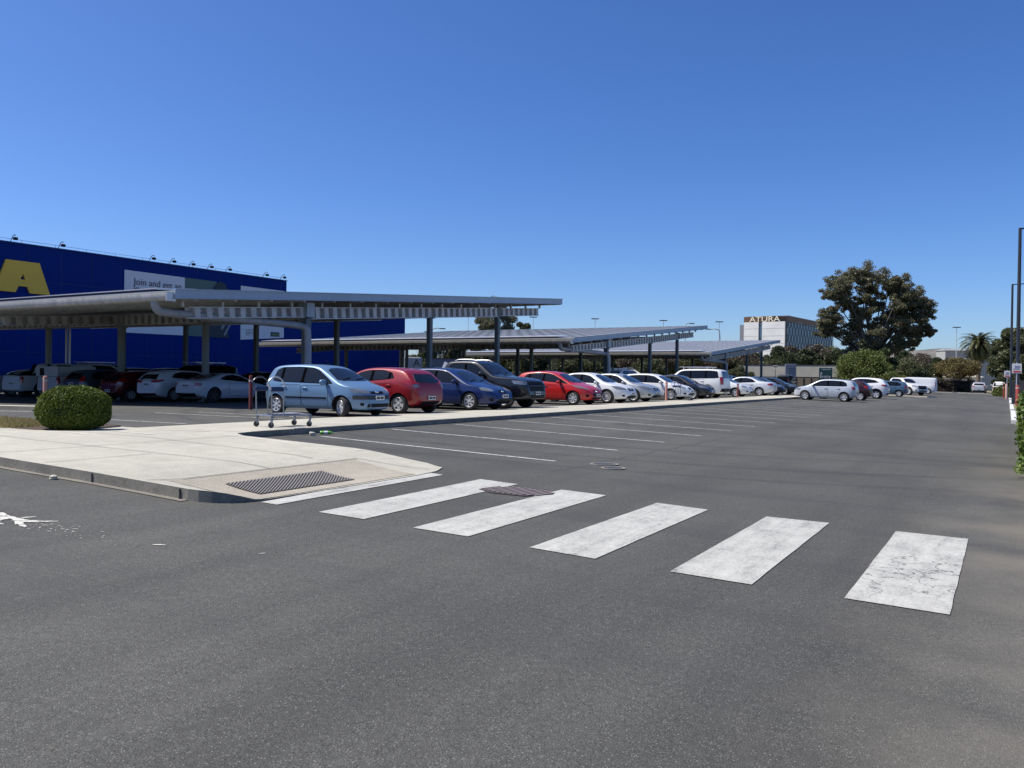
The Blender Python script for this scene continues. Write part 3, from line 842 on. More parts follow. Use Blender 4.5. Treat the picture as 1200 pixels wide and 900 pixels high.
    # grille, intake, plates, badge
    for nm, poly, m_, off in S.get('front', []):
        add(nm, decal(bvh, [(L, y, z) for y, z in poly], (1, 0, 0), off, .07), m_)
    for nm, poly, m_, off in S.get('rear', []):
        add(nm, decal(bvh, [(0, y, z) for y, z in poly], (-1, 0, 0), off, .07), m_)
    def plate(x, z, s):
        h, n_, _, _ = bvh.ray_cast(Vector((s * 9, 0, z)), Vector((-s, 0, 0)))
        xx = h.x + s * .022
        pb = MB(); pb.box((xx, 0, z), (.012, .37, .125), 0, 0, 0); po = add('number_plate', pb, PLATE, sm=False)
        q = MB()
        vs_ = []
        for k2, ch in enumerate(S.get('pl', (1, 1, 1, 0, 1, 1, 1))):
            y_ = -.157 + k2 * .045; w_ = .030 if ch else .012
            vs_ += [(xx + s * .0075, y_, z - (.032 if ch else .004)), (xx + s * .0075, y_, z + (.032 if ch else .004)), (xx + s * .0075, y_ + w_, z + (.032 if ch else .004)), (xx + s * .0075, y_ + w_, z - (.032 if ch else .004))]
        n4 = len(vs_) // 4
        q.add(vs_, [(4 * i, 4 * i + 1, 4 * i + 2, 4 * i + 3) for i in range(n4)] + [(4 * i + 3, 4 * i + 2, 4 * i + 5, 4 * i + 4) for i in range(n4 - 1)])
        add('plate_marks', q, PLATX, po, sm=False)
    plate(0, S.get('pzf', .45), 1); plate(0, S.get('pzr', .55), -1)
    if S.get('badge'):
        z = S['badge']; h, n_, _, _ = bvh.ray_cast(Vector((9, 0, z)), Vector((-1, 0, 0)))
        q = MB(); q.lathe([(.001, .012), (.05, .012), (.062, .006), (.062, -.01)], 20, axis='z')
        vs = [(h.x + zz + .004, xx * 1.15, z + yy * .65) for xx, yy, zz in q.v]; q.v = vs; add('badge', q, CHROME)
    # wheels
    tm, rm = wheel_mesh(S['R'], S.get('tw', .20), S.get('rim', 'six'))
    rimmat = S.get('rimm', RIMM)
    for wx in (S['xr'], S['xf']):
        for s in (-1, 1):
            w = bpy.data.objects.new('wheel', tm); COL.objects.link(w); setpar(w, root)
            w.location = (wx - L / 2, s * (hw - S.get('tw', .20) / 2 - .025), S['R'])
            st = S.get('steer', 0) if wx == S['xf'] else 0
            w.rotation_euler = (0, random.random() * 3, (0 if s > 0 else math.pi) + st)
            ro = bpy.data.objects.new('rim', rm); COL.objects.link(ro); setpar(ro, w)
            if not rm.materials: rm.materials.append(rimmat); rm.materials.append(RIMD if S.get('rimdark', 1) else DGREY)
    if S.get('antenna'):
        ax, ay = S['antenna']; h, n_, _, _ = bvh.ray_cast(Vector((ax, ay, 4)), Vector((0, 0, -1)))
        q = MB(); q.tube([h - Vector((0, 0, .01)), h + Vector((-.06, 0, .06)), h + Vector((-.22, 0, .20))], [.012, .006, .003], 6); add('antenna', q, BLACK)
    if S.get('rails'):
        a, b, yy, zz = S['rails']
        for s in (-1, 1):
            q = MB(); pts = []
            for t in range(9):
                xx = lerp(a, b, t / 8); h, n_, _, _ = bvh.ray_cast(Vector((xx, s * yy, 4)), Vector((0, 0, -1)))
                pts.append(h + Vector((0, 0, zz if 0 < t < 8 else 0)))
            q.tube(pts, .016, 6); add('roof_rail', q, S.get('railm', BLACK))
    for fn in S.get('extra', []): fn(add, bvh, S)
    return root

def dr(x0, x1, z0, z1, cut=None):
    """door outline; cut=(xc, zc, r, side) removes the wheel arch from the lower rear or front corner"""
    if not cut: return [(x0, z0), (x1, z0), (x1, z1), (x0, z1)]
    xc, zc, r_ = cut
    P = []
    for a in range(0, 100, 12):
        px, pz = xc + r_ * math.cos(R(a)), zc + r_ * math.sin(R(a))
        if pz > z0 and px > x0: P.append((px, pz))
    st = xc + math.sqrt(max(0, r_ * r_ - (z0 - zc) ** 2))
    return [(st, z0), (x1, z0), (x1, z1), (x0, z1), (x0, P[-1][1] if P else z0)] + P[::-1]

LB = (.20, .37, .58, 0)
SPEC = {}
SPEC['getz'] = dict(L=3.81, W=1.665, H=1.49, col=(.135, .235, .365, .25), xr=.62, xf=3.075, R=.288, rim='seven', tw=.18,
    top=[(0, .62), (.0, .70), (.05, .95), (.10, 1.0), (.26, 1.32), (.40, 1.44), (.8, 1.478), (1.5, 1.49), (2.0, 1.455), (2.22, 1.385), (2.92, 1.01), (3.08, .965), (3.45, .855), (3.66, .745), (3.74, .64), (3.80, .58), (3.81, .50)],
    belt=[(0, .93), (1, .925), (3, .865), (3.8, .8)], bot=[(0, .36), (.12, .26), (.5, .2), (3.2, .2), (3.7, .20), (3.81, .24)],
    dlo=[(.42, .965), (2.76, .915), (2.60, 1.04), (2.14, 1.31), (1.9, 1.375), (1.4, 1.40), (.72, 1.385), (.52, 1.30)], split=[.80, 1.62],
    doors=[dr(1.62, 2.62, .30, .875), dr(.78, 1.60, .30, .885, (.62, .288, .40))], handles=[(1.75, .80), (.95, .81)], mirror=(2.52, .945), mscale=1.05,
    headlamp=[(3.34, .78, .80), (3.42, .70, .665), (3.72, .42, .665), (3.76, .30, .68), (3.66, .34, .74), (3.52, .58, .80)],
    taillamp=[(0, .80, .88), (0, .62, .86), (.0, .62, .68), (.05, .80, .70)],
    screen=[(2.34, -.50), (2.24, -.3), (2.22, 0), (2.24, .3), (2.34, .50), (2.83, .655), (2.92, .40), (2.95, 0), (2.92, -.40), (2.83, -.655)],
    rglass=('rear', [(-.52, 1.36), (.52, 1.36), (.64, 1.02), (-.64, 1.02)]), strip=(1.02, 2.56, .50, .545), hcol=1, clad=0,
    front=[('grille', [(-.31, .725), (.31, .725), (.27, .655), (-.27, .655)], BLACK, .004), ('bumper_strip', [(-.74, .615), (.74, .615), (.74, .50), (-.74, .50)], DGREY, .014),
           ('intake', [(-.46, .385), (.46, .385), (.50, .285), (-.50, .285)], BLACK, .006)], fog=[(3.7, .56, .33), (3.7, .66, .33), (3.66, .66, .41), (3.7, .56, .41)],
    rear=[('bumper_strip', [(-.70, .56), (.70, .56), (.70, .47), (-.70, .47)], DGREY, .012)], badge=.70, pzf=.545, pzr=.72, antenna=(1.95, .0))
SPEC['accent'] = dict(L=4.11, W=1.70, H=1.45, col=(.24, .006, .010, .08), xr=.66, xf=3.23, R=.305, rim='five', tw=.19,
    top=[(0, .55), (.02, .72), (.06, .93), (.16, 1.02), (.46, 1.31), (.66, 1.39), (1.1, 1.435), (1.7, 1.45), (2.15, 1.42), (2.42, 1.34), (3.15, .98), (3.3, .93), (3.75, .82), (3.95, .71), (4.06, .60), (4.11, .46)],
    belt=[(0, 1.03), (1, .98), (3, .87), (4.1, .78)], tum=24,
    dlo=[(.86, 1.085), (2.95, .905), (2.78, 1.02), (2.28, 1.28), (1.95, 1.345), (1.4, 1.355), (1.0, 1.27)], split=[1.06, 1.78],
    doors=[dr(1.78, 2.80, .30, .875), dr(.88, 1.76, .30, .93, (.66, .305, .43))], handles=[(1.93, .82), (1.05, .88)], mirror=(2.70, .94),
    headlamp=[(3.42, .80, .80), (3.6, .74, .66), (3.95, .48, .64), (3.98, .40, .70), (3.75, .56, .78)],
    taillamp=[(.02, .50, .86), (.10, .72, .76), (.42, .84, .96), (.40, .78, 1.06), (.16, .62, 1.0)], tail2=[(.02, .56, .86), (.10, .68, .81), (.20, .74, .89), (.10, .62, .92)],
    screen=[(2.54, -.50), (2.44, -.3), (2.42, 0), (2.44, .3), (2.54, .50), (3.06, .66), (3.16, .42), (3.19, 0), (3.16, -.42), (3.06, -.66)],
    rglass=('rear', [(-.46, 1.33), (.46, 1.33), (.60, 1.05), (.40, .99), (-.40, .99), (-.60, 1.05)]),
    front=[('grille', [(-.36, .56), (.36, .56), (.5, .30), (-.5, .30)], BLACK, .004)], rear=[('bumper_strip', [(-.44, .40), (.44, .40), (.5, .30), (-.5, .30)], BLACK, .008)], badge=.66, pzf=.48, pzr=.50)
SPEC['focus'] = dict(L=4.34, W=1.84, H=1.50, col=(.004, .018, .095, .1), xr=.74, xf=3.38, R=.315, rim='seven', tw=.20, gap=.05,
    top=[(0, .58), (.0, .72), (.05, .95), (.12, 1.02), (.34, 1.33), (.50, 1.43), (1.0, 1.485), (1.7, 1.50), (2.2, 1.465), (2.45, 1.38), (3.22, .99), (3.38, .945), (3.85, .83), (4.12, .72), (4.27, .60), (4.34, .45)],
    belt=[(0, .98), (1, .95), (3, .89), (4.3, .80)],
    dlo=[(.50, 1.02), (3.02, .935), (2.82, 1.07), (2.36, 1.33), (2.0, 1.395), (1.4, 1.405), (.85, 1.375), (.62, 1.27)], split=[.98, 1.86],
    doors=[dr(1.86, 2.90, .30, .90), dr(.98, 1.84, .30, .92, (.74, .315, .45))], handles=[(2.02, .82), (1.14, .84)], mirror=(2.80, .97), mblack=0,
    headlamp=[(3.70, .80, .80), (3.78, .76, .68), (4.08, .56, .66), (4.14, .44, .70), (4.0, .50, .77), (3.82, .68, .81)],
    taillamp=[(.0, .80, 1.15), (.0, .66, 1.12), (.0, .66, .84), (.1, .86, .84), (.2, .86, 1.15)],
    screen=[(2.58, -.52), (2.48, -.3), (2.46, 0), (2.48, .3), (2.58, .52), (3.12, .70), (3.22, .45), (3.26, 0), (3.22, -.45), (3.12, -.70)],
    rglass=('rear', [(-.52, 1.38), (.52, 1.38), (.64, 1.05), (-.64, 1.05)]),
    front=[('grille', [(-.26, .70), (.26, .70), (.20, .61), (-.20, .61)], BLACK, .004), ('intake', [(-.42, .42), (.42, .42), (.52, .26), (-.52, .26)], BLACK, .006)], fog=[(4.2, .60, .33), (4.2, .74, .33), (4.1, .74, .43), (4.2, .62, .43)],
    badge=.655, pzf=.50, pzr=.78)
SPEC['fiesta'] = dict(L=3.97, W=1.722, H=1.48, col=(.45, .010, .008, .0), xr=.66, xf=3.15, R=.30, rim='seven', tw=.19, lampm=LAMP,
    top=[(0, .55), (.0, .70), (.05, .95), (.12, 1.03), (.36, 1.33), (.52, 1.42), (1.0, 1.465), (1.55, 1.48), (1.95, 1.445), (2.2, 1.37), (3.0, .98), (3.15, .93), (3.55, .82), (3.78, .71), (3.91, .58), (3.97, .42)],
    belt=[(0, 1.05), (.9, 1.0), (3, .87), (3.97, .78)], tum=23,
    dlo=[(.55, 1.12), (2.92, .915), (2.62, 1.07), (2.12, 1.31), (1.8, 1.375), (1.3, 1.385), (.8, 1.33)], split=[.92, 1.66, 2.52],
    doors=[dr(1.66, 2.66, .30, .885), dr(.90, 1.64, .30, .95, (.66, .30, .42))], handles=[(1.80, .83), (1.06, .90)], mirror=(2.50, .97),
    headlamp=[(3.02, .80, .87), (3.30, .76, .74), (3.72, .52, .66), (3.74, .46, .70), (3.40, .64, .84)],
    taillamp=[(.05, .66, .98), (.0, .64, .78), (.1, .80, .84), (.2, .80, 1.05)],
    screen=[(2.32, -.50), (2.22, -.3), (2.20, 0), (2.22, .3), (2.32, .50), (2.88, .66), (3.0, .42), (3.03, 0), (3.0, -.42), (2.88, -.66)],
    rglass=('rear', [(-.50, 1.36), (.50, 1.36), (.60, 1.10), (-.60, 1.10)]),
    front=[('grille', [(-.42, .52), (.42, .52), (.50, .28), (-.50, .28)], BLACK, .006), ('upper_grille', [(-.30, .66), (.30, .66), (.28, .62), (-.28, .62)], BLACK, .004)], fog=[(3.8, .60, .36), (3.8, .72, .36), (3.7, .72, .47), (3.8, .62, .47)],
    badge=.60, pzf=.43, pzr=.60)
SPEC['sedan'] = dict(L=4.75, W=1.80, H=1.46, col=(.72, .73, .74, 0), xr=1.0, xf=3.78, R=.325, rim='ten', tw=.21,
    top=[(0, .60), (.02, .85), (.08, 1.0), (.3, 1.05), (.85, 1.08), (1.05, 1.13), (1.55, 1.37), (1.8, 1.43), (2.3, 1.46), (2.7, 1.435), (2.95, 1.36), (3.65, .99), (3.8, .95), (4.3, .86), (4.55, .76), (4.69, .62), (4.75, .45)],
    belt=[(0, .98), (1.3, .95), (3.4, .885), (4.75, .80)], tum=24,
    dlo=[(1.22, 1.03), (3.45, .925), (3.25, 1.04), (2.84, 1.29), (2.5, 1.36), (2.0, 1.365), (1.62, 1.29)], split=[1.55, 2.42],
    doors=[dr(2.42, 3.40, .30, .90), dr(1.42, 2.40, .30, .91, (1.0, .325, .47))], handles=[(2.58, .83), (1.60, .85)], mirror=(3.26, .96),
    headlamp=[(3.98, .84, .82), (4.2, .80, .68), (4.58, .56, .63), (4.62, .48, .69), (4.3, .62, .80)],
    taillamp=[(0, .52, .95), (0, .52, .80), (.1, .80, .78), (.35, .88, .84), (.35, .86, .93), (.1, .78, .98)], tdir=.9,
    screen=[(3.05, -.50), (2.96, -.3), (2.94, 0), (2.96, .3), (3.05, .50), (3.54, .68), (3.66, .42), (3.70, 0), (3.66, -.42), (3.54, -.68)],
    rglass=('top', [(1.60, -.48), (1.66, 0), (1.60, .48), (1.12, .58), (.98, 0), (1.12, -.58)]),
    front=[('grille', [(-.34, .72), (.34, .72), (.26, .60), (-.26, .60)], BLACK, .005), ('intake', [(-.46, .40), (.46, .40), (.56, .26), (-.56, .26)], BLACK, .006)], fog=[(4.6, .62, .33), (4.6, .74, .33), (4.5, .74, .42), (4.6, .64, .42)],
    badge=.665, pzf=.47, pzr=.70)
SPEC['corolla'] = dict(SPEC['focus'], L=4.34, W=1.77, H=1.50, col=(.74, .75, .76, 0), rim='ten', badge=.70,
    headlamp=[(3.62, .78, .84), (3.78, .74, .70), (4.12, .52, .64), (4.16, .46, .70), (3.9, .58, .80)])
SPEC['polo'] = dict(L=4.0, W=1.682, H=1.46, col=(.50, .54, .58, .25), xr=.70, xf=3.17, R=.31, rim='seven', tw=.20,
    top=[(0, .55), (.0, .70), (.04, .98), (.08, 1.06), (.26, 1.34), (.42, 1.41), (1.0, 1.45), (1.7, 1.46), (2.15, 1.43), (2.38, 1.36), (3.05, 1.0), (3.2, .96), (3.6, .87), (3.85, .78), (3.95, .62), (4.0, .45)],
    belt=[(0, .96), (1, .94), (3, .90), (4, .80)],
    dlo=[(.52, 1.00), (2.86, .945), (2.72, 1.06), (2.26, 1.30), (1.95, 1.355), (1.4, 1.37), (.82, 1.345), (.58, 1.22)], split=[.95, 1.72],
    doors=[dr(1.72, 2.74, .30, .91), dr(.94, 1.70, .30, .915, (.70, .31, .44))], handles=[(1.88, .83), (1.06, .84)], mirror=(2.66, .97),
    headlamp=[(3.46, .80, .78), (3.52, .76, .66), (3.84, .48, .66), (3.86, .42, .76), (3.62, .66, .79)],
    taillamp=[(0, .82, 1.0), (0, .56, .96), (.0, .58, .80), (.1, .84, .80), (.16, .84, 1.0)],
    screen=[(2.50, -.50), (2.40, -.3), (2.38, 0), (2.40, .3), (2.50, .50), (2.96, .65), (3.06, .42), (3.09, 0), (3.06, -.42), (2.96, -.65)],
    rglass=('rear', [(-.52, 1.36), (.52, 1.36), (.62, 1.06), (-.62, 1.06)]),
    front=[('grille', [(-.40, .72), (.40, .72), (.38, .64), (-.38, .64)], BLACK, .005), ('intake', [(-.46, .42), (.46, .42), (.50, .27), (-.50, .27)], BLACK, .006)], badge=.68, pzf=.50, pzr=.60)
SPEC['suv'] = dict(L=4.45, W=1.85, H=1.66, gc=.24, col=(.74, .75, .76, 0), xr=.84, xf=3.5, R=.35, rim='five', tw=.22, clad=1, cat='car',
    top=[(0, .62), (.0, .85), (.05, 1.10), (.12, 1.18), (.42, 1.52), (.6, 1.60), (1.1, 1.65), (1.9, 1.66), (2.4, 1.62), (2.65, 1.53), (3.3, 1.14), (3.45, 1.10), (4.0, .99), (4.25, .88), (4.38, .72), (4.45, .52)],
    belt=[(0, 1.18), (1, 1.12), (3, 1.02), (4.4, .92)], tum=23,
    dlo=[(.62, 1.28), (3.12, 1.07), (2.96, 1.18), (2.50, 1.46), (2.2, 1.535), (1.5, 1.55), (.95, 1.47)], split=[1.02, 1.95],
    doors=[dr(1.95, 3.0, .36, 1.02), dr(1.06, 1.93, .36, 1.07, (.84, .35, .48))], handles=[(2.1, .95), (1.2, 1.0)], mirror=(2.92, 1.12),
    headlamp=[(3.78, .84, .98), (3.95, .80, .84), (4.28, .54, .80), (4.30, .46, .88), (4.0, .66, .97)],
    taillamp=[(.06, .52, 1.08), (.04, .52, .96), (.1, .82, .98), (.42, .92, 1.06), (.42, .90, 1.14), (.12, .78, 1.14)],
    screen=[(2.78, -.54), (2.68, -.3), (2.66, 0), (2.68, .3), (2.78, .54), (3.22, .70), (3.32, .45), (3.35, 0), (3.32, -.45), (3.22, -.70)],
    rglass=('rear', [(-.54, 1.52), (.54, 1.52), (.66, 1.22), (-.66, 1.22)]),
    front=[('grille', [(-.40, .86), (.40, .86), (.30, .60), (-.30, .60)], BLACK, .005), ('intake', [(-.5, .44), (.5, .44), (.58, .30), (-.58, .30)], BLACK, .006)], rear=[('bumper_strip', [(-.7, .48), (.7, .48), (.72, .30), (-.72, .30)], BLACK, .01)],
    badge=.74, pzf=.56, pzr=.62)
def rack(add, bvh, S):
    q = MB(); z = S['H'] + .10
    for s in (-1, 1): q.bar((.9, s * .56, z), (3.0, s * .56, z), .035, .05)
    for i in range(8): q.bar((1.0 + i * .27, -.56, z + .01), (1.0 + i * .27, .56, z + .01), .05, .022, up=(0, 0, 1))
    for x in (1.15, 2.7):
        for s in (-1, 1): q.bar((x, s * .56, z), (x, s * .60, z - .13), .05, .03, up=(1, 0, 0))
    add('roof_rack', q, ALU, sm=False)
def spare(add, bvh, S):
    q = MB(); q.lathe([(.34, .1), (.36, .06), (.36, -.06), (.34, -.1), (.001, -.1)], 24, axis='z'); q.v = [(-.13 + z, x + .15, .95 + y) for x, y, z in q.v]
    add('spare_wheel', q, TYRE)
SPEC['prado'] = dict(SPEC['suv'], L=4.80, W=1.88, H=1.88, gc=.28, col=(.74, .75, .74, 0), xr=1.02, xf=3.82, R=.385, rim='six', tum=13, rails=None, extra=[rack],
    top=[(0, .70), (.0, 1.0), (.05, 1.22), (.14, 1.62), (.24, 1.80), (.6, 1.86), (1.4, 1.88), (2.4, 1.87), (2.8, 1.83), (3.0, 1.76), (3.52, 1.29), (3.66, 1.25), (4.3, 1.17), (4.6, 1.08), (4.74, .88), (4.80, .60)],
    belt=[(0, 1.22), (3.4, 1.16), (4.8, 1.06)],
    dlo=[(.30, 1.27), (3.34, 1.21), (3.24, 1.32), (2.84, 1.68), (2.6, 1.745), (.9, 1.765), (.42, 1.72)], split=[1.15, 2.15],
    doors=[dr(2.15, 3.28, .44, 1.17), dr(1.24, 2.13, .44, 1.19, (1.02, .385, .52))], handles=[(2.3, 1.07), (1.38, 1.08)], mirror=(3.16, 1.27), mscale=1.2,
    headlamp=[(4.3, .86, 1.08), (4.36, .84, .90), (4.68, .56, .86), (4.70, .48, 1.0), (4.5, .66, 1.07)],
    taillamp=[(0, .74, 1.36), (0, .74, .88), (.1, .94, .88), (.16, .92, 1.36)],
    screen=[(3.05, -.60), (2.98, -.3), (2.97, 0), (2.98, .3), (3.05, .60), (3.42, .74), (3.50, .45), (3.53, 0), (3.50, -.45), (3.42, -.74)],
    rglass=('rear', [(-.60, 1.76), (.60, 1.76), (.68, 1.28), (-.68, 1.28)]), rear=[('bumper_strip', [(-.8, .62), (.8, .62), (.82, .42), (-.82, .42)], BLACK, .03)])
def utebits(add, bvh, S):
    L, hw = S['L'], S['W'] / 2
    # the tub: dark tonneau set into the tray, side rails and a sloping sports bar
    q = MB(); q.box((.80, 0, 1.17), (1.36, hw * 1.62, .05), 0, 0, .015); add('tonneau_cover', q, BLACK)
    for s in (-1, 1):
        q = MB(); q.bar((1.42, s * hw * .80, 1.14), (1.66, s * hw * .72, 1.70), .07, .26, up=(1, 0, 0)); q.bar((.95, s * hw * .84, 1.15), (1.5, s * hw * .78, 1.38), .05, .06, up=(0, 0, 1))
        add('sports_bar', q, ALU if S.get('bar', 1) else BLACK, sm=False)
    for s in (-1, 1):
        q = MB(); q.bar((1.7, s * (hw + .03), .42), (3.35, s * (hw + .03), .42), .14, .05); add('side_step', q, DGREY, sm=False)
SPEC['ute'] = dict(L=5.36, W=1.86, H=1.82, gc=.32, col=(.004, .006, .012, .0), xr=1.16, xf=4.38, R=.39, rim='six', tw=.25, tum=15, clad=1, cat='ute', extra=[utebits], flare=.03,
    top=[(0, .75), (.0, 1.02), (.05, 1.13), (.2, 1.15), (1.48, 1.16), (1.52, 1.20), (1.62, 1.66), (1.74, 1.78), (2.2, 1.815), (2.9, 1.81), (3.2, 1.74), (3.85, 1.28), (4.0, 1.24), (4.6, 1.19), (5.0, 1.12), (5.24, 1.02), (5.33, .80), (5.36, .58)],
    belt=[(0, 1.12), (1.5, 1.13), (3.8, 1.16), (5.3, 1.08)], crown=.03,
    plan=[(0, .90), (.06, .95), (.3, .98), (.6, .99), (1.0, 1.0), (4.3, 1.0), (4.85, .96), (5.15, .88), (5.30, .76), (5.36, .66)],
    dlo=[(1.80, 1.20), (3.62, 1.20), (3.50, 1.30), (3.10, 1.60), (2.85, 1.685), (2.0, 1.695), (1.86, 1.62)], split=[2.62],
    doors=[dr(2.62, 3.66, .44, 1.13), dr(1.74, 2.60, .44, 1.13)], handles=[(2.78, 1.03), (1.88, 1.03)], mirror=(3.48, 1.26), mscale=1.2,
    headlamp=[(4.72, .88, 1.05), (4.80, .86, .92), (5.18, .64, .88), (5.20, .56, .98), (4.95, .74, 1.04)], lampm=LAMP,
    taillamp=[(0, .80, 1.08), (0, .80, .78), (.1, .94, .78), (.1, .94, 1.08)],
    screen=[(3.28, -.58), (3.20, -.3), (3.18, 0), (3.20, .3), (3.28, .58), (3.74, .74), (3.86, .45), (3.90, 0), (3.86, -.45), (3.74, -.74)],
    rglass=('rear', [(-.60, 1.66), (.60, 1.66), (.66, 1.27), (-.66, 1.27)]), rails=(1.95, 2.95, .56, .05), railm=ALU,
    front=[('grille', [(-.56, 1.02), (.56, 1.02), (.50, .66), (-.50, .66)], BLACK, .012), ('grille_bar', [(-.54, .87), (.54, .87), (.54, .83), (-.54, .83)], DGREY, .03), ('intake', [(-.5, .52), (.5, .52), (.5, .40), (-.5, .40)], BLACK, .02)],
    fog=[(5.2, .66, .50), (5.2, .80, .50), (5.1, .80, .60), (5.2, .68, .60)], pzf=.58, pzr=.72)
SPEC['van'] = dict(L=4.9, W=1.90, H=1.95, gc=.22, col=(.76, .77, .78, 0), xr=.95, xf=3.95, R=.33, rim='steel', tum=7, cat='van',
    top=[(0, .6), (.0, 1.0), (.03, 1.5), (.08, 1.86), (.2, 1.93), (.8, 1.95), (3.2, 1.95), (3.5, 1.88), (3.7, 1.76), (4.2, 1.22), (4.4, 1.08), (4.7, .96), (4.84, .78), (4.9, .5)],
    belt=[(0, 1.2), (4, 1.1), (4.9, 1.0)],
    dlo=[(2.7, 1.20), (4.12, 1.16), (4.0, 1.30), (3.60, 1.70), (3.4, 1.76), (2.72, 1.76)], split=[2.9],
    doors=[dr(2.75, 3.55, .34, 1.15), dr(1.5, 2.7, .34, 1.15)], handles=[(2.9, 1.0), (2.5, 1.0)], mirror=(3.7, 1.25), mscale=1.3,
    headlamp=[(4.4, .86, .98), (4.45, .86, .80), (4.78, .62, .72), (4.80, .54, .86), (4.6, .7, .96)],
    taillamp=[(0, .84, 1.4), (0, .84, .9), (.05, .95, .9), (.05, .95, 1.4)],
    screen=[(3.72, -.66), (3.66, 0), (3.72, .66), (4.16, .78), (4.28, .4), (4.30, 0), (4.28, -.4), (4.16, -.78)],
    rglass=('rear', [(-.62, 1.75), (.62, 1.75), (.66, 1.25), (-.66, 1.25)]),
    front=[('grille', [(-.4, .80), (.4, .80), (.4, .66), (-.4, .66)], BLACK, .005)], rear=[], pzf=.5, pzr=.6)
SPEC['coupe'] = dict(L=4.24, W=1.775, H=1.30, gc=.16, col=(.56, .57, .60, 0), xr=.82, xf=3.39, R=.32, rim='five', rimm=RIMD, tw=.21, cat='car',
    top=[(0, .50), (.0, .72), (.05, .93), (.10, .97), (.5, 1.01), (.75, 1.06), (1.3, 1.24), (1.6, 1.29), (2.0, 1.30), (2.3, 1.27), (2.5, 1.20), (3.12, .90), (3.25, .87), (3.8, .78), (4.05, .68), (4.18, .54), (4.24, .38)],
    belt=[(0, .90), (1, .89), (3, .82), (4.2, .74)], tum=25, flare=.03,
    dlo=[(1.12, 1.00), (2.95, .865), (2.72, .98), (2.36, 1.15), (2.0, 1.21), (1.6, 1.19)], split=[1.55],
    doors=[dr(1.60, 2.85, .28, .84)], handles=[(1.75, .78)], mirror=(2.72, .92),
    headlamp=[(3.6, .80, .70), (3.8, .74, .60), (4.05, .52, .56), (4.05, .46, .64), (3.8, .6, .70)],
    taillamp=[(0, .82, .88), (0, .54, .86), (0, .60, .72), (.15, .85, .72), (.2, .85, .84)], lampm=LAMP,
    screen=[(2.58, -.46), (2.50, 0), (2.58, .46), (3.02, .66), (3.14, .4), (3.17, 0), (3.14, -.4), (3.02, -.66)],
    rglass=('top', [(1.36, -.44), (1.40, 0), (1.36, .44), (.82, .56), (.62, 0), (.82, -.56)]),
    front=[('intake', [(-.46, .48), (.46, .48), (.5, .26), (-.5, .26)], BLACK, .006)], rear=[('diffuser', [(-.62, .42), (.62, .42), (.52, .26), (-.52, .26)], BLACK, .012)], pzf=.42, pzr=.74)
SPEC['ctwagon'] = dict(SPEC['accent'], col=(.60, .62, .66, 0), L=4.32, W=1.765, xr=.86, xf=3.46, R=.32, rim='ten', badge=None,
    top=[(0, .55), (.02, .78), (.06, .98), (.14, 1.06), (.42, 1.32), (.62, 1.40), (1.1, 1.44), (1.8, 1.45), (2.3, 1.42), (2.6, 1.34), (3.35, .99), (3.5, .95), (3.95, .85), (4.15, .74), (4.27, .60), (4.32, .46)],
    dlo=[(.74, 1.08), (3.12, .92), (2.95, 1.03), (2.46, 1.28), (2.1, 1.345), (1.4, 1.355), (.96, 1.28)], split=[1.18, 1.95], doors=[dr(1.95, 2.98, .30, .88), dr(1.1, 1.93, .30, .93, (.86, .32, .45))], handles=[(2.1, .83), (1.25, .88)], mirror=(2.88, .95),
    taillamp=[(.0, .34, .96), (.0, .36, .86), (.1, .80, .88), (.3, .88, .95), (.3, .86, 1.0), (.1, .74, 1.0)], tail2=None,
    screen=[(2.70, -.50), (2.60, 0), (2.70, .50), (3.24, .66), (3.36, .42), (3.39, 0), (3.36, -.42), (3.24, -.66)], rear=[('bumper_strip', [(-.6, .40), (.6, .40), (.62, .30), (-.62, .30)], BLACK, .008)], pzr=.80)
def tray(add, bvh, S):
    q = MB(); q.box((1.0, 0, 1.36), (2.05, 1.86, .52), 0, 0, .03); add('canopy_box', q, mat('box_grey', (.42, .44, .45), .5), sm=False)
    q = MB(); q.box((-.04, .35, 1.34), (.04, .34, .36), 0, 0, .01); add('vent_panel', q, BLACK, sm=False)
SPEC['traybox'] = dict(SPEC['ute'], col=(.45, .47, .48, 0), extra=[tray], rails=None)
SPEC['ute2'] = dict(SPEC['ute'], col=(.60, .61, .62, 0), bar=0, rails=None)

PROTO = {}
def car(kind, x, y, rz, label, col=None, name=None, group=None, pl=None, **over):
    key = kind
    if over or key not in PROTO:
        S = dict(SPEC[kind], **over)
        if col: S['col'] = col
        r_ = make_car(S, name or ('parked_' + S.get('cat', 'car')), label)
        if not over: PROTO[key] = r_
    else:
        r_ = copy_tree(PROTO[key], None, col or SPEC[kind]['col'])
        if name: r_.name = name
    r_['label'] = label; r_['category'] = SPEC[kind].get('cat', 'car')
    if group: r_['group'] = group
    elif 'group' in r_: del r_['group']
    r_.location = (x, y, 0); r_.rotation_euler = (0, 0, rz)
    h = Vector((math.cos(rz), math.sin(rz))); n = Vector((-h.y, h.x)); Lh, Wh = 1.3, .75
    z = [gz(x + h.x * a + n.x * b, y + h.y * a + n.y * b) for a, b in ((Lh, 0), (-Lh, 0), (0, Wh), (0, -Wh))]
    r_.location.z = sum(z) / 4 + .002
    r_.rotation_euler = (math.atan2(z[2] - z[3], 2 * Wh), -math.atan2(z[0] - z[1], 2 * Lh), rz)
    return r_

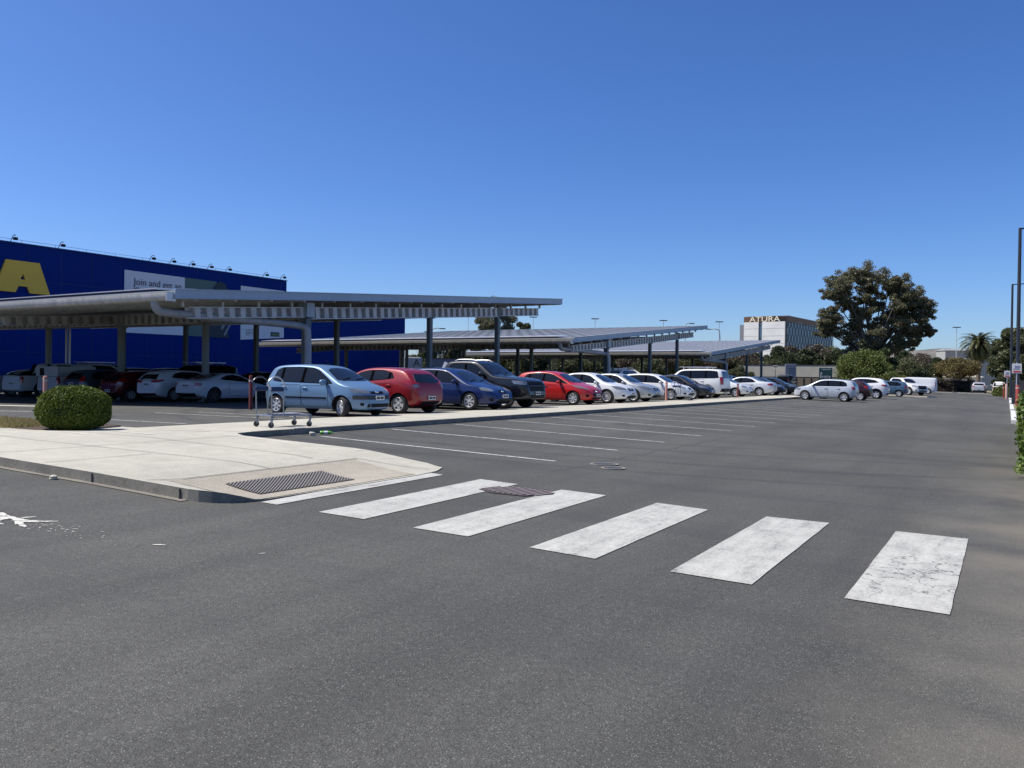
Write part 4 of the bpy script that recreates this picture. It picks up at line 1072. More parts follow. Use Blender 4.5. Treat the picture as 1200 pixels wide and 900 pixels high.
E0, W0, N0 = 0, math.pi, math.pi / 2
GA = 'cars parked in the sunny row beside the long footpath'
car('getz', -17.06, 18.08, E0 + R(1.5), 'light blue five door hatchback nearest in the sunny row, behind the flat trolley', group=GA, steer=R(-22))
car('accent', -17.42, 20.85, W0, 'dark red hatchback parked nose in, between the light blue and dark blue hatchbacks', group=GA)
car('focus', -17.32, 24.95, E0, 'dark blue hatchback facing the path beside the dark red one', group=GA)
car('ute', -17.85, 27.3, E0, 'big black dual cab ute with silver sports bar and roof rails', name='parked_ute', group=GA)
car('fiesta', -17.26, 32.95, E0 - R(1), 'bright red hatchback facing the path right of the black ute', group=GA)
car('sedan', -17.52, 36.5, E0, 'white sedan facing the path, next right of the bright red hatchback', group=GA)
car('sedan', -17.5, 39.7, E0, 'silver grey sedan between the white sedan and the white hatchback', col=(.42, .44, .45, .45), group=GA)
car('corolla', -17.4, 45.3, E0, 'white five door hatchback behind the second trolley and faded bollard', group=GA)
car('sedan', -17.45, 48.7, E0, 'black sedan nose between the white hatchback and the white four wheel drive', col=(.010, .012, .02, .2), group=GA)
car('prado', -17.7, 52.4, W0, 'large white four wheel drive with roof rack parked nose in', group=GA)
car('focus', -17.4, 58.2, E0, 'small white hatchback facing out just right of the roof rack four wheel drive', col=(.70, .72, .74, 0), group=GA)
car('sedan', -17.5, 64.4, W0, 'pale silver sedan parked nose in with red tail lamp, left of the black cars', col=(.60, .63, .66, .15), group=GA)
car('accent', -17.3, 68.2, E0, 'black hatchback facing out beyond the pale silver sedan', col=(.012, .014, .02, .2), group=GA)
car('sedan', -17.5, 72.6, E0, 'dark blue black sedan, last of the sunny row before the silver hatchback', col=(.012, .02, .035, .2), group=GA)
SX, SY = at(1147.5, 446, 117).x, at(1147.5, 446, 117).y
WX, WY = at(1171.5, 446, 119).x, at(1171.5, 446, 119).y
GB = 'cars in the bays beyond the end of the path'
car('polo', -10.45, 58.6, W0 - R(2), 'silver five door hatchback in full side view, parked alone across the bays', group=GB)
car('accent', -10.3, 63.6, W0, 'dark maroon hatchback rear just right of the silver hatchback', col=(.030, .005, .008, .2), group=GB)
car('suv', -10.3, 72.0, W0, 'white compact four wheel drive with black wheel arches right of the maroon hatchback', group=GB)
car('polo', -9.9, 85.0, W0, 'grey blue hatchback beyond the white compact four wheel drive', col=(.07, .13, .20, .35), group=GB)
car('ute2', -9.6, 98.0, R(-40), 'white ute with canopy at the far end of the bays', col=(.74, .75, .76, 0), name='parked_ute', group=GB)
car('van', -9.6, 111.0, W0, 'white delivery van farthest along the bays, next to the brown hedge', name='parked_van', group=GB)
car('suv', SX, SY, N0, 'silver four wheel drive seen from behind at the end of the road', col=(.42, .44, .47, .3), group='cars at the far end of the road')
car('ute2', WX, WY, N0, 'white ute seen from behind at the end of the road by the dark tree', col=(.72, .73, .74, 0), name='parked_ute', group='cars at the far end of the road')
GC = 'cars in the shade of the near carport'
car('coupe', -30.2, 25.4, N0, 'white two door coupe with black rear diffuser in the carport shade', group=GC)
car('ctwagon', -33.1, 25.6, N0, 'white five door hatchback in the carport shade, left of the coupe', group=GC)
car('accent', -35.9, 25.5, N0, 'dark red hatchback in the carport shade behind the round bush', col=(.10, .006, .008, .2), group=GC)
car('focus', -38.5, 25.4, N0, 'dark slate hatchback in shade between the box ute and the red hatchback', col=(.05, .075, .10, .2), group=GC)
car('traybox', -41.2, 26.3, N0, 'ute with pale grey canopy box standing in the carport shade', name='parked_ute', group=GC)
car('ute2', -43.9, 26.0, N0, 'white ute in the carport shade left of the grey canopy box', col=(.56, .57, .58, 0), name='parked_ute', group=GC)
car('sedan', -46.6, 25.7, N0, 'pale silver sedan at the left edge of the photo in the carport shade', col=(.40, .42, .44, .2), group=GC)
GD = 'dark cars in the deep shade behind'
for (x, y, kd, cl, lb) in [(-26.2, 31.2, 'sedan', (.02, .022, .03, .2), 'black sedan in deep shade seen between the trolley and the white coupe'),
        (-28.9, 31.4, 'accent', (.02, .022, .025, .2), 'black hatchback in deep shade behind the nose of the white coupe'),
        (-31.6, 31.6, 'suv', (.12, .13, .14, .2), 'grey four wheel drive in deep shade behind the roof of the white coupe'),
        (-34.6, 31.4, 'sedan', (.015, .02, .03, .2), 'black sedan in deep shade behind the white carport hatchback'),
        (-39.9, 31.6, 'prado', (.012, .014, .02, .2), 'black four wheel drive with roof rack in deep shade behind the red hatchback'),
        (-43.2, 31.6, 'suv', (.012, .014, .02, .2), 'black four wheel drive in deep shade behind the grey canopy box'),
        (-46.8, 31.6, 'suv', (.02, .02, .022, .2), 'dark four wheel drive in deep shade behind the white ute'),
        (-50.5, 31.6, 'prado', (.015, .016, .02, .2), 'dark four wheel drive with roof rack at the left edge in deep shade')]:
    car(kd, x, y, -N0, lb, col=cl, group=GD)
GE = 'cars in the next row back'
for (x, y, kd, cl, lb, rz) in [(-25.0, 58.5, 'prado', (.74, .75, .75, 0), 'white four wheel drive in the next row, behind the white hatchback roof', N0),
        (-25.2, 87.0, 'suv', (.74, .75, .75, 0), 'white four wheel drive in the next row seen over the small white hatchback', N0),
        (-25.3, 100.0, 'suv', (.01, .012, .018, .2), 'black four wheel drive in the next row seen over the pale silver sedan', N0),
        (-24.0, 108.0, 'prado', (.012, .014, .02, .2), 'black roof rack four wheel drive in the next row by the cream wall', N0),
        (-27.7, 58.6, 'sedan', (.03, .035, .04, .2), 'dark grey sedan in the next row left of the white four wheel drive', N0)]:
    car(kd, x, y, rz, lb, col=cl, group=GE)
# ================================================================== CARPORTS
def corr_beam(mb, a, b, h, w=.26, period=.50, amp=.10):
    """steel beam with a folded (corrugated) web between two flanges; a, b = centre line ends"""
    a, b = Vector(a), Vector(b); L = (b - a).length; d = (b - a).normalized(); sd = Vector((d.y, -d.x, 0)).normalized()
    u = sd.cross(d).normalized(); u = u if u.z > 0 else -u
    for s in (-1, 1): mb.bar(a + u * s * (h / 2 - .02), b + u * s * (h / 2 - .02), w, .04, up=u)
    n = int(L / period); vs = []
    hh = h / 2 - .04
    prof = [(0, -1), (.46, -1), (.5, 1), (.96, 1)]
    for i in range(n):
        for t, s in prof:
            p = a + d * ((i + t) * L / n) + sd * s * amp
            vs += [p - u * hh, p + u * hh]
    fs = [(2 * i, 2 * i + 2, 2 * i + 3, 2 * i + 1) for i in range(len(vs) // 2 - 1)]
    mb.add(vs, fs)

def carport(y0, y1, z0, z1, x1, x0, label, posts_extra=True):
    root = empty('carport', (x1, y0, gz(x1, y0)), 0, label, 'carport', 'solar carports over the parking bays')
    off = root.location
    sl = (z1 - z0) / (y1 - y0)
    Z = lambda y: z0 + (y - y0) * sl                     # underside of the roof sheet
    def fin(nm, mb, m, sm=False):
        mb.v = [(a - off.x, b - off.y, c - off.z) for a, b, c in mb.v]; return mb.build(nm, m, root, sm)
    def slab(mb, xa, xb, ya, yb, lo, hi):
        mb.add([(x, y, Z(y) + h) for h in (lo, hi) for x, y in ((xa, ya), (xb, ya), (xb, yb), (xa, yb))], [(3, 2, 1, 0), (4, 5, 6, 7), (0, 1, 5, 4), (1, 2, 6, 5), (2, 3, 7, 6), (3, 0, 4, 7)])
    mb = MB(); slab(mb, x0, x1, y0, y1, .20, .27); fin('roof', mb, PANEL)
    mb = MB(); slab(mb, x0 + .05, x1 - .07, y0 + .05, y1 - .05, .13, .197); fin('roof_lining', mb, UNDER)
    # panel joints
    mb = MB(); x = x0 + 1.0
    while x < x1: slab(mb, x - .012, x + .012, y0 + .1, y1 - .1, .273, .292); x += 1.02
    y = y0 + 1.7
    while y < y1: slab(mb, x0, x1, y - .02, y + .02, .272, .284); y += 1.7
    fin('panel_joints', mb, PSEAM)
    mb = MB(); slab(mb, x0, x1 - 1.2, y0 + .12, y0 + 1.75, .34, .40); fin('eave_panels', mb, ALU)
    mb = MB(); slab(mb, x0, x1 - 1.2, y0 + .10, y0 + .118, .275, .36); fin('eave_panel_edge', mb, PVDK)
    # fascias along the sloping ends, gutter along the low eave
    for xx, nm in ((x1, 1), (x0, -1)):
        mb = MB(); slab(mb, xx - .03 + .003, xx + .03 + .003, y0 - .05, y1 + .05, -.01, .30)
        for z_ in (-.01, .29): mb.add([(xx + nm * (.034 + dx), y, Z(y) + z_ + dz) for y in (y0 - .05, y1 + .05) for dx, dz in ((0, -.012), (.035, -.012), (.035, .022), (0, .022))], [(0, 1, 2, 3), (7, 6, 5, 4), (0, 4, 5, 1), (1, 5, 6, 2), (2, 6, 7, 3), (3, 7, 4, 0)])
        y = y0 + 2
        while y < y1: slab(mb, xx - .036, xx + .037, y - .008, y + .008, .01, .28); y += 3.1
        fin('end_fascia', mb, FASC)
    mb = MB(); mb.bar((x0, y1 + .03, Z(y1) + .12), (x1 - .035, y1 + .03, Z(y1) + .12), .06, .36); fin('rear_fascia', mb, FASC)
    mb = MB(); n = 10; vs = []
    for x in (x0 - .02, x1 - .04):
        for i in range(n + 1):
            t = math.pi * i / n; vs.append((x, y0 - .16 + .17 * math.cos(t) * 1.0, z0 + .16 - .26 * math.sin(t) ** .7))
        for p in ((x, y0 - .33, z0 + .20), (x, y0 + .01, z0 + .20)): pass
    m = n + 1; mb.add(vs, [(i, i + 1, m + i + 1, m + i) for i in range(n)] + [tuple(range(m)), tuple(range(2 * m - 1, m - 1, -1)), (0, m, 2 * m - 1, m - 1)])
    fin('gutter', mb, GUTT, True)
    mb = MB(); mb.box((x1 - .05, y0 - .16, z0 + .04), (.05, .36, .30)); fin('gutter_end', mb, ALU)
    # columns and beams
    yr = [y0 + 6.9, y0 + 15.4, y0 + 21.8]
    xc = [x1 - .85 - 6.2 * i for i in range(5)]
    bt = lambda y: Z(y) - .26                            # beam top
    bh = .50
    for i, x in enumerate(xc):
        rows = [0, 1, 2] if i == 0 else [0, 1]
        for j in rows:
            y = yr[j]; mb = MB(); zt = bt(y) - bh + .02
            if j == 2: zt = bt(y) + .1
            wd = .24 if (i, j) != (0, 0) else .30
            zz = gz(x, y)
            mb.box((x, y, (zz - .05 + zt) / 2), (wd, wd, zt - zz + .05), 0, 0, .02)
            mb.box((x, y, zz + .03), (.46, .46, .05)); mb.box((x, y, zt - .03), (.38, .38, .05))
            fin('column', mb, GALVD if (i == 0 or j) else POSTL)
    for j, y in enumerate(yr[:2]):
        mb = MB(); corr_beam(mb, (x0 + .8, y, bt(y) - bh / 2), (x1 - .97, y, bt(y) - bh / 2), bh); fin('cross_beam', mb, GALV)
    for x in (xc[0], xc[2], xc[4]):
        for ya, yb, hh in ((y0 + 1.1, yr[0] - .17, .42), (yr[0] + .17, yr[1], bh), (yr[1] + .1, yr[2] - .15, bh), (yr[2] + .15, y1 - 1.6, bh - .04)):
            mb = MB(); corr_beam(mb, (x, ya, bt(ya) - hh / 2), (x, yb, bt(yb) - hh / 2), hh); fin('rafter_beam', mb, GALV)
    y = y0 + .9; mb = MB()
    while y < y1 - .3:
        mb.bar((x0 + .1, y, Z(y) + .02), (x1 - .1, y, Z(y) + .02), .07, .20); y += 1.72
    y = y0 + .9
    while y < y1 - .3: mb.box((xc[0], y, Z(y) - .17), (.10, .10, .19)); y += 1.72
    fin('purlins', mb, GALV)
    mb = MB(); mb.box((xc[0] + .02, yr[0] - .02, bt(yr[0]) - .12), (.52, .44, .60), 0, 0, .01); fin('beam_saddle', mb, FASC)
    # downpipe: leaves the gutter, runs below the rafter to the first column and down it
    mb = MB(); px = x1 - .95
    P = [(px, y0 - .1, z0 + .0), (px, y0 - .1, z0 - .26), (px, y0 + .03, z0 - .40), (px, y0 + .25, z0 - .44), (px, yr[0] - .55, z0 - .78 + .25 * 0), (px + .10, yr[0] - .32, z0 - .86), (px + .14, yr[0] - .30, z0 - 1.1)]
    P = P[:4] + [(px, yr[0] - 1.0, z0 - .50), (px + .05, yr[0] - .45, z0 - .52), (px + .30, yr[0] - .22, z0 - .60), (px + .38, yr[0] - .18, z0 - .82), (px + .38, yr[0] - .18, gz(px, yr[0]) + .1)]
    Pc = [P[0]] + chaikin(P, 2)[1:-1] + [P[-1]]
    mb.tube(Pc, .145, 14)
    for t in (.8, 2.6, 4.5): mb.tube([(px, y0 + t, lerp(z0 - .44, z0 - .50, (t - .25) / 5.6)), (px, y0 + t + .05, lerp(z0 - .44, z0 - .50, (t - .2) / 5.6))], .158, 14)
    fin('downpipe', mb, PIPE, True)
    mb = MB(); mb.tube([(x0 + 6.3, yr[1] - 5.0, gz(x0, yr[1])), (x0 + 6.3, yr[1] - 5.0, Z(yr[1] - 5) - .3)], .06, 8); mb.tube([(x0 + 6.65, yr[1] - 5.0, gz(x0, yr[1])), (x0 + 6.65, yr[1] - 5.0, Z(yr[1] - 5) - .3)], .06, 8)
    fin('twin_pipe', mb, ALU)
    return root
carport(18.1, 46.1, 4.08, 6.16, -24.0, -54.0, 'nearest carport, its long gutter and sloping roof end nearest the light blue hatchback')
carport(47.9, 75.4, 3.84, 6.22, -24.0, -52.8, 'middle carport, pale roof top showing above the black ute and red hatchback')
carport(77.0, 104.2, 3.82, 6.12, -24.0, -52.8, 'farthest carport, roof tip pointing at the hotel')

# ================================================================== BLUE STORE
XW = -75.0
STORE = mat('store_blue', (.001, .018, .20), .6, 0, .1); k = NT(STORE)
wv = k.n('TexWave', Scale=1.6); wv.bands_direction = 'Z'; k.l(k.tc.outputs['Object'], wv.inputs['Vector'])
c = k.mix(k.noise(.2, 4), (.0006, .021, .165), (.0010, .028, .21)); k.l(c, k.b.inputs['Base Color']); k.bump(wv.outputs['Fac'], .25, .03)
YEL = mat('sign_yellow', (.85, .52, .05), .5)
root = empty('store_building', (XW, 60, .2), 0, 'big blue windowless store with a yellow letter and pale banners, behind the near carport', 'store building')
root_off = Vector(root.location)
def sfin(nm, mb, m, par=None, sm=False):
    mb.v = [(a - root_off.x, b - root_off.y, c - root_off.z) for a, b, c in mb.v]; return mb.build(nm, m, par or root, sm)
mb = MB(); mb.box((XW - 30, -4 + 76 / 2, 6.3), (60, 152 / 2 + 76, 13.0)); 
mb = MB(); mb.add([(x, y, z) for z in (-.2, 12.75) for x, y in ((XW - 60, -60), (XW, -60), (XW, 72.1), (XW - 60, 72.1))], [(3, 2, 1, 0), (4, 5, 6, 7), (0, 1, 5, 4), (1, 2, 6, 5), (2, 3, 7, 6), (3, 0, 4, 7)]); sfin('wall', mb, STORE)
mb = MB(); mb.add([(x, y, z) for z in (-.2, 10.9) for x, y in ((XW - 58, 72.1), (XW - .05, 72.1), (XW - .05, 95.2), (XW - 58, 95.2))], [(3, 2, 1, 0), (4, 5, 6, 7), (0, 1, 5, 4), (1, 2, 6, 5), (2, 3, 7, 6), (3, 0, 4, 7)]); sfin('annexe_wall', mb, STORE)
mb = MB(); mb.bar((XW + .03, -60, 12.79), (XW + .03, 72.12, 12.79), .16, .09); sfin('parapet_cap', mb, mat('cap_blue', (.01, .05, .22), .4))
mb = MB()
for i in range(45): mb.box((XW + .006, -60 + i * 2.98, 6.2), (.014, .05, 12.9))
for z_ in (3.2, 6.4, 9.6): mb.box((XW + .009, 6.0, z_), (.014, 132, .05))
sfin('cladding_joints', mb, mat('joint_blue', (.0006, .018, .14), .6))
def wallpt(px, py):
    d = at(px, py, 1) - Vector((0, 0, EYE)); t = (XW + .05) / d.x; return (d.y * t, EYE + d.z * t)
def wallpoly(pts, th=.06, mi=0, mb=None):
    mb = mb or MB(); P = [wallpt(*p) for p in pts]; n = len(P)
    A = sum(P[i][0] * P[(i + 1) % n][1] - P[(i + 1) % n][0] * P[i][1] for i in range(n))
    if A < 0: P = P[::-1]
    mb.add([(XW + .018, y, z) for y, z in P] + [(XW + th, y, z) for y, z in P], [tuple(range(n - 1, -1, -1)), tuple(range(n, 2 * n))] + [(i, (i + 1) % n, n + (i + 1) % n, n + i) for i in range(n)], mi); return mb
# yellow slab-serif A
y0_, z0_ = wallpt(57.5, 346); yl, _ = wallpt(-8, 339.5); zt_ = wallpt(28, 306.5)[1]; zb_ = z0_
wA = y0_ - yl; hA = zt_ - zb_
def AP(u, v): return (yl + u * wA, zb_ + v * hA)
outA = [(0, 0), (.37, 0), (.42, .20), (.58, .20), (.63, 0), (1, 0), (.80, 1), (.20, 1)]
mb = MB()
def yz_face(mb, quads, th):
    for q in quads:
        P = [AP(*p) for p in q]; n = len(P)
        mb.add([(XW + .01, y, z) for y, z in P] + [(XW + th, y, z) for y, z in P], [tuple(range(n - 1, -1, -1)), tuple(range(n, 2 * n))] + [(i, (i + 1) % n, n + (i + 1) % n, n + i) for i in range(n)])
apex, bl, br = (.5, .60), (.455, .42), (.545, .42)
yz_face(mb, [[(0, 0), (.37, 0), (.42, .20), (.455, .42), (.5, .60), (.5, 1), (.20, 1)], [(1, 0), (.80, 1), (.5, 1), (.5, .60), (.545, .42), (.58, .20), (.63, 0)], [(.42, .20), (.58, .20), (.545, .42), (.455, .42)]], .22)
sfin('letter_sign', mb, YEL)
BANN = mat('banner_white', (.72, .73, .75), .6)
GRNB = mat('banner_green', (.10, .17, .15), .7); DKB = mat('banner_dark', (.03, .05, .06), .7)
b1 = sfin('banner', wallpoly([(146, 316), (216.5, 325.3), (216.5, 393.2), (145, 389.5)]), BANN)
sfin('banner_strip', wallpoly([(216.6, 325.4), (220, 325.8), (220, 393.5), (216.6, 393.3)], .062), mat('banner_grey', (.30, .34, .36), .6), b1) if False else None
sfin('picture_panel', wallpoly([(216.7, 325.3), (254, 330), (246, 394.8), (216.7, 393.2)], .055), GRNB)
sfin('picture_figure', wallpoly([(248, 340), (252, 333), (258, 330), (264, 333), (267, 341), (262, 360), (268, 396), (243, 395), (246, 360)], .075), DKB)
sfin('yellow_frame', wallpoly([(219, 376.5), (240, 377.6), (240, 372.5), (239, 372.5), (239, 376.4), (219, 375.3)], .085), mat('frame_yellow', (.45, .42, .06), .6))
sfin('picture_stripe', wallpoly([(262, 392), (269, 379), (270.5, 380), (263.5, 394)], .085), mat('stripe_grey', (.25, .28, .28), .6))
sfin('picture_stripe', wallpoly([(258.5, 385), (264, 375), (266, 376), (260.5, 386.5)], .085), mat('stripe_grey2', (.25, .28, .28), .6))
sfin('banner', wallpoly([(282.3, 334.8), (332.5, 341), (332.5, 396), (281.8, 398)]), BANN)
mb = wallpoly([(317, 389), (327.2, 389.6), (327.2, 394.6), (317, 394.2)], .09); lg = sfin('logo_plate', mb, mat('logo_blue', (.01, .02, .09), .5))
mb = MB()
for a, b in ((318.0, 319.2), (319.8, 321.4), (322.0, 323.6), (324.4, 326.2)): wallpoly([(a, 390.6), (b, 390.7), (b, 393.4), (a, 393.3)], .10, 0, mb)
sfin('logo_blocks', mb, mat('logo_green', (.16, .24, .05), .5))
def text_mesh(s, size):
    cu = bpy.data.curves.new('t', 'FONT'); cu.body = s; cu.size = size; cu.extrude = .012
    o = bpy.data.objects.new('t', cu); COL.objects.link(o)
    dg = bpy.context.evaluated_depsgraph_get(); me = bpy.data.meshes.new_from_object(o.evaluated_get(dg)); bpy.data.objects.remove(o); return me
def wtext(s, px, py, size, m, x=.10):
    me = text_mesh(s, size); y, z = wallpt(px, py)
    me.transform(Matrix(((0, 0, 1, XW + x - root_off.x), (1, 0, 0, y - root_off.y), (0, 1, 0, z - root_off.z), (0, 0, 0, 1))))
    me.materials.clear(); o = obj('lettering', me, m, root); return o
wtext('Join and get an', 156.5, 333.2, .94, mat('print_soft', (.11, .12, .15), .6))
wtext('in', 156.5, 341.4, .94, mat('print_soft2', (.11, .12, .15), .6))
mb = MB()
for i in range(5):
    for w_ in range(6): 
        if random.random() < .85: wallpoly([(288 + w_ * 2.6, 386 + i * 1.6), (288 + w_ * 2.6 + 2, 386.05 + i * 1.6), (288 + w_ * 2.6 + 2, 386.6 + i * 1.6), (288 + w_ * 2.6, 386.55 + i * 1.6)], .08, 0, mb)
sfin('small_print', mb, DGREY)
mb = MB()
for i in range(3):
    wallpoly([(150 + i, 377.5 + 1.4 * i), (200 - 3 * i, 379.6 + 1.4 * i), (200 - 3 * i, 380.1 + 1.4 * i), (150 + i, 378.0 + 1.4 * i)], .08, 0, mb)
sfin('small_print', mb, mat('print_grey', (.16, .18, .22), .6))
for px in (15, 71, 177.5, 201.5, 224, 245.5, 267, 310.5, 331):
    y, z = wallpt(px, 300); fl = MB(); fl.box((XW + .45, y, 13.08), (.24, .36, .24), 0, 0, .03); 
    f = sfin('floodlight', fl, BLACK)
    fl = MB(); fl.tube([(XW - .4, y, 12.8), (XW + .05, y, 13.35), (XW + .5, y - .1, 13.42), (XW + .5, y, 13.3)], .03, 6); sfin('floodlight_arm', fl, DGREY, f)
mb = MB(); mb.tube([(XW - .5, -40, 13.15), (XW - .5, 72, 13.15)], .02, 5)
for i in range(38): mb.tube([(XW - .5, -40 + 3 * i, 12.7), (XW - .5, -40 + 3 * i, 13.15)], .02, 5)
sfin('roof_wire', mb, ALU)

# ================================================================== HOTEL AND BEHIND
def frame_at(px, D, yawdeg, z=None):
    p = at(px, 446, D); return Vector((p.x, p.y, 0 if z is None else z)), R(yawdeg)
HD = 340.0
C0 = at(918.5, 444, HD); C0 = Vector((C0.x, C0.y, 0)); hy = R(-5.5)       # long side runs along this heading (0 = +Y)
lx = Vector((math.sin(-hy), math.cos(-hy), 0)); lx = Vector((math.sin(R(5.5)), math.cos(R(5.5)), 0)); wx = Vector((-lx.y, lx.x, 0))   # wx points left
hot = empty('hotel', tuple(C0), 0, 'pale hotel block with blue side and pale lettering along its brown top', 'hotel')
def HP(a, b, z): v = wx * a + lx * b; return (v.x, v.y, z)
def hbox(mb, a0, a1, b0, b1, z0, z1):
    mb.add([HP(a, b, z) for z in (z0, z1) for a, b in ((a0, b0), (a1, b0), (a1, b1), (a0, b1))], [(0, 1, 2, 3), (7, 6, 5, 4), (4, 5, 1, 0), (5, 6, 2, 1), (6, 7, 3, 2), (7, 4, 0, 3)])
HW_ = concrete('hotel_white', (.76, .77, .78), (.72, .73, .74), .1, .05)
HB = mat('hotel_blue', (.06, .13, .20), .45, 0); HG = mat('hotel_glass', (.012, .04, .07), .1); HBR = mat('hotel_brown', (.13, .075, .05), .6); HGY = mat('hotel_grey', (.20, .21, .24), .6)
HWIN = mat('hotel_window', (.022, .058, .095), .2)
LIT = mat('sign_letters', (.90, .86, .70), .5)
ZT = EYE + (444 - 376) * HD / FPX
Wd = 17.6; Ln = 72
mb = MB(); hbox(mb, .35, Wd - .3, .3, Ln, -2, ZT - .2); mb.build('wall', HB, hot)
mb = MB(); hbox(mb, -.1, 9.4, 0, .9, -2, ZT); mb.build('end_panel', HW_, hot)
mb = MB(); hbox(mb, 10.9, Wd - .4, 0, .9, -2, ZT); mb.build('end_panel', HW_, hot)
mb = MB()
for i in range(7): hbox(mb, -.12, 9.42, -.03, 0.0, 4 + i * 3.1, 4.07 + i * 3.1); hbox(mb, 10.88, Wd - .38, -.03, 0.0, 4 + i * 3.1, 4.07 + i * 3.1)
mb.build('panel_grooves', mat('groove', (.30, .30, .30), .8), hot)
mb = MB(); hbox(mb, 9.42, 10.88, .4, .8, 0, ZT); mb.build('stair_glazing', HG, hot)
mb = MB()
for i in range(7):
    if i % 2 == 0: hbox(mb, 9.9, 10.5, .3, .42, 5 + i * 3.1, 6.6 + i * 3.1)
mb.build('stair_landings', HGY, hot)
mb = MB(); hbox(mb, Wd - .4, Wd + 1.9, 1.5, 60, -2, ZT - .9); mb.build('side_tower', HGY, hot)
mb = MB(); hbox(mb, -.5, .33, .95, 2.0, -2, ZT); mb.build('corner_post', mat('corner_dark', (.05, .06, .07), .6), hot)
mb = MB(); pp = [(4.6, 0.4), (Wd - .2, .4), (Wd - .2, Ln), (.2, Ln), (.2, 4.0)]; n = 5
mb.add([HP(a, b, z) for z in (ZT + .01, ZT + 2.35) for a, b in pp], [tuple(range(4, -1, -1))[::-1], tuple(range(9, 4, -1)), ] + [(i, n + i, n + (i + 1) % n, (i + 1) % n) for i in range(n)]); mb.build('roof_storey', HBR, hot)
mb = MB(); hbox(mb, .0, Wd, 4.2, Ln + .3, ZT + 2.36, ZT + 2.7); mb.build('roof_edge', HGY, hot)
for fl_ in range(8):
    for j in range(17):
        b = 4 + j * 4.0 + (2.0 if fl_ % 2 else 0); z = 2.0 + fl_ * 3.1
        if b > Ln - 2: continue
        mb = MB(); hbox(mb, .20, .34, b, b + 1.15, z, z + 2.5); mb.build('window', HWIN, hot)
mb = MB()
for j in range(36): hbox(mb, .26, .345, 3 + j * 2, 3.12 + j * 2, 0, ZT - .4)
mb.build('facade_fins', mat('fin_blue', (.07, .145, .215), .45), hot)
me = text_mesh('ATURA', 3.1)
me.transform(Matrix.Scale(1.28, 4, (1, 0, 0)))
me.transform(Matrix(((-wx.x, 0, -lx.x, 0), (-wx.y, 0, -lx.y, 0), (0, 1, 0, 0), (0, 0, 0, 1))))
me.materials.clear(); o = obj('name_sign', me, LIT, hot); o.location = HP(14.9, .1, ZT + .15)

# cream and brown road wall with cabinet and entry sign
def lwall():
    A_, B_ = at(866, 441, 128), at(996, 441, 119); A_.z = B_.z = 0
    r_ = empty('roadside_wall', tuple(A_), 0, 'long low wall with cream band above brown boards, behind the far parked cars', 'wall')
    d = (B_ - A_); zt = at(900, 428.3, 126).z
    mb = MB(); mb.bar((0, 0, (zt + 2.0) / 2), (d.x, d.y, (zt + 2.0) / 2), .4, zt - 2.0); mb.build('cream_band', concrete('cream_wall', (.42, .40, .34), (.37, .355, .30), .2, .2), r_)
    mb = MB(); mb.bar((0, 0, zt + .05), (d.x, d.y, zt + .05), .5, .09); mb.build('coping', mat('coping', (.05, .05, .05), .7), r_)
    mb = MB(); mb.bar((0, 0, .85), (d.x, d.y, .85), .3, 2.28); mb.build('lower_boards', mat('board_brown', (.13, .105, .075), .8), r_)
    mb = MB(); n = 15
    for i in range(n + 1):
        p = d * (i / n); mb.box((p.x, p.y - .2, .9), (.10, .12, 2.1), math.atan2(d.y, d.x))
    mb.build('posts', mat('board_post', (.07, .055, .04), .8), r_)
lwall()
p = at(926.3, 445, 115); cab = empty('grey_pylon', (p.x, p.y, 0), R(20), 'blue grey rectangular pylon standing against the cream wall', 'pylon')
zt = at(926, 426.5, 115).z; mb = MB(); mb.box((0, 0, zt / 2 - .1), (1.45, .5, zt + .2), 0, 0, .03); mb.build('panel', mat('pylon_grey', (.16, .185, .23), .5), cab)
mb = MB()
for i in range(4): mb.box((0, -.26, zt - .5 - .35 * i), (.9 - .2 * (i % 2), .02, .05))
mb.build('faint_lines', mat('pylon_lines', (.24, .26, .31), .5), cab)
p = at(967.4, 445, 108); sg = empty('entry_sign', (p.x, p.y, 0), R(12), 'dark green sign reading Entry in white, behind the silver hatchback', 'sign')
zt = at(967, 431, 108).z; mb = MB(); mb.box((0, 0, zt / 2), (1.62, .12, zt), 0, 0, .02); mb.build('board', mat('sign_green', (.012, .055, .055), .4), sg)
for s_, sz, x_, z_ in (('Entry', .62, -.72, zt - 1.34), ('&', .46, -.66, zt - .86)):
    me = text_mesh(s_, sz); me.transform(Matrix(((1, 0, 0, x_), (0, 0, -1, -.075), (0, 1, 0, z_), (0, 0, 0, 1)))); me.materials.clear(); obj('lettering', me, WHITE, sg)
mb = MB()
for i in range(9): mb.box((-.40 + i * .12, -.066, zt - .22), (.08, .012, .14))
mb.build('blurred_line', mat('sign_line', (.40, .46, .46), .5), sg)

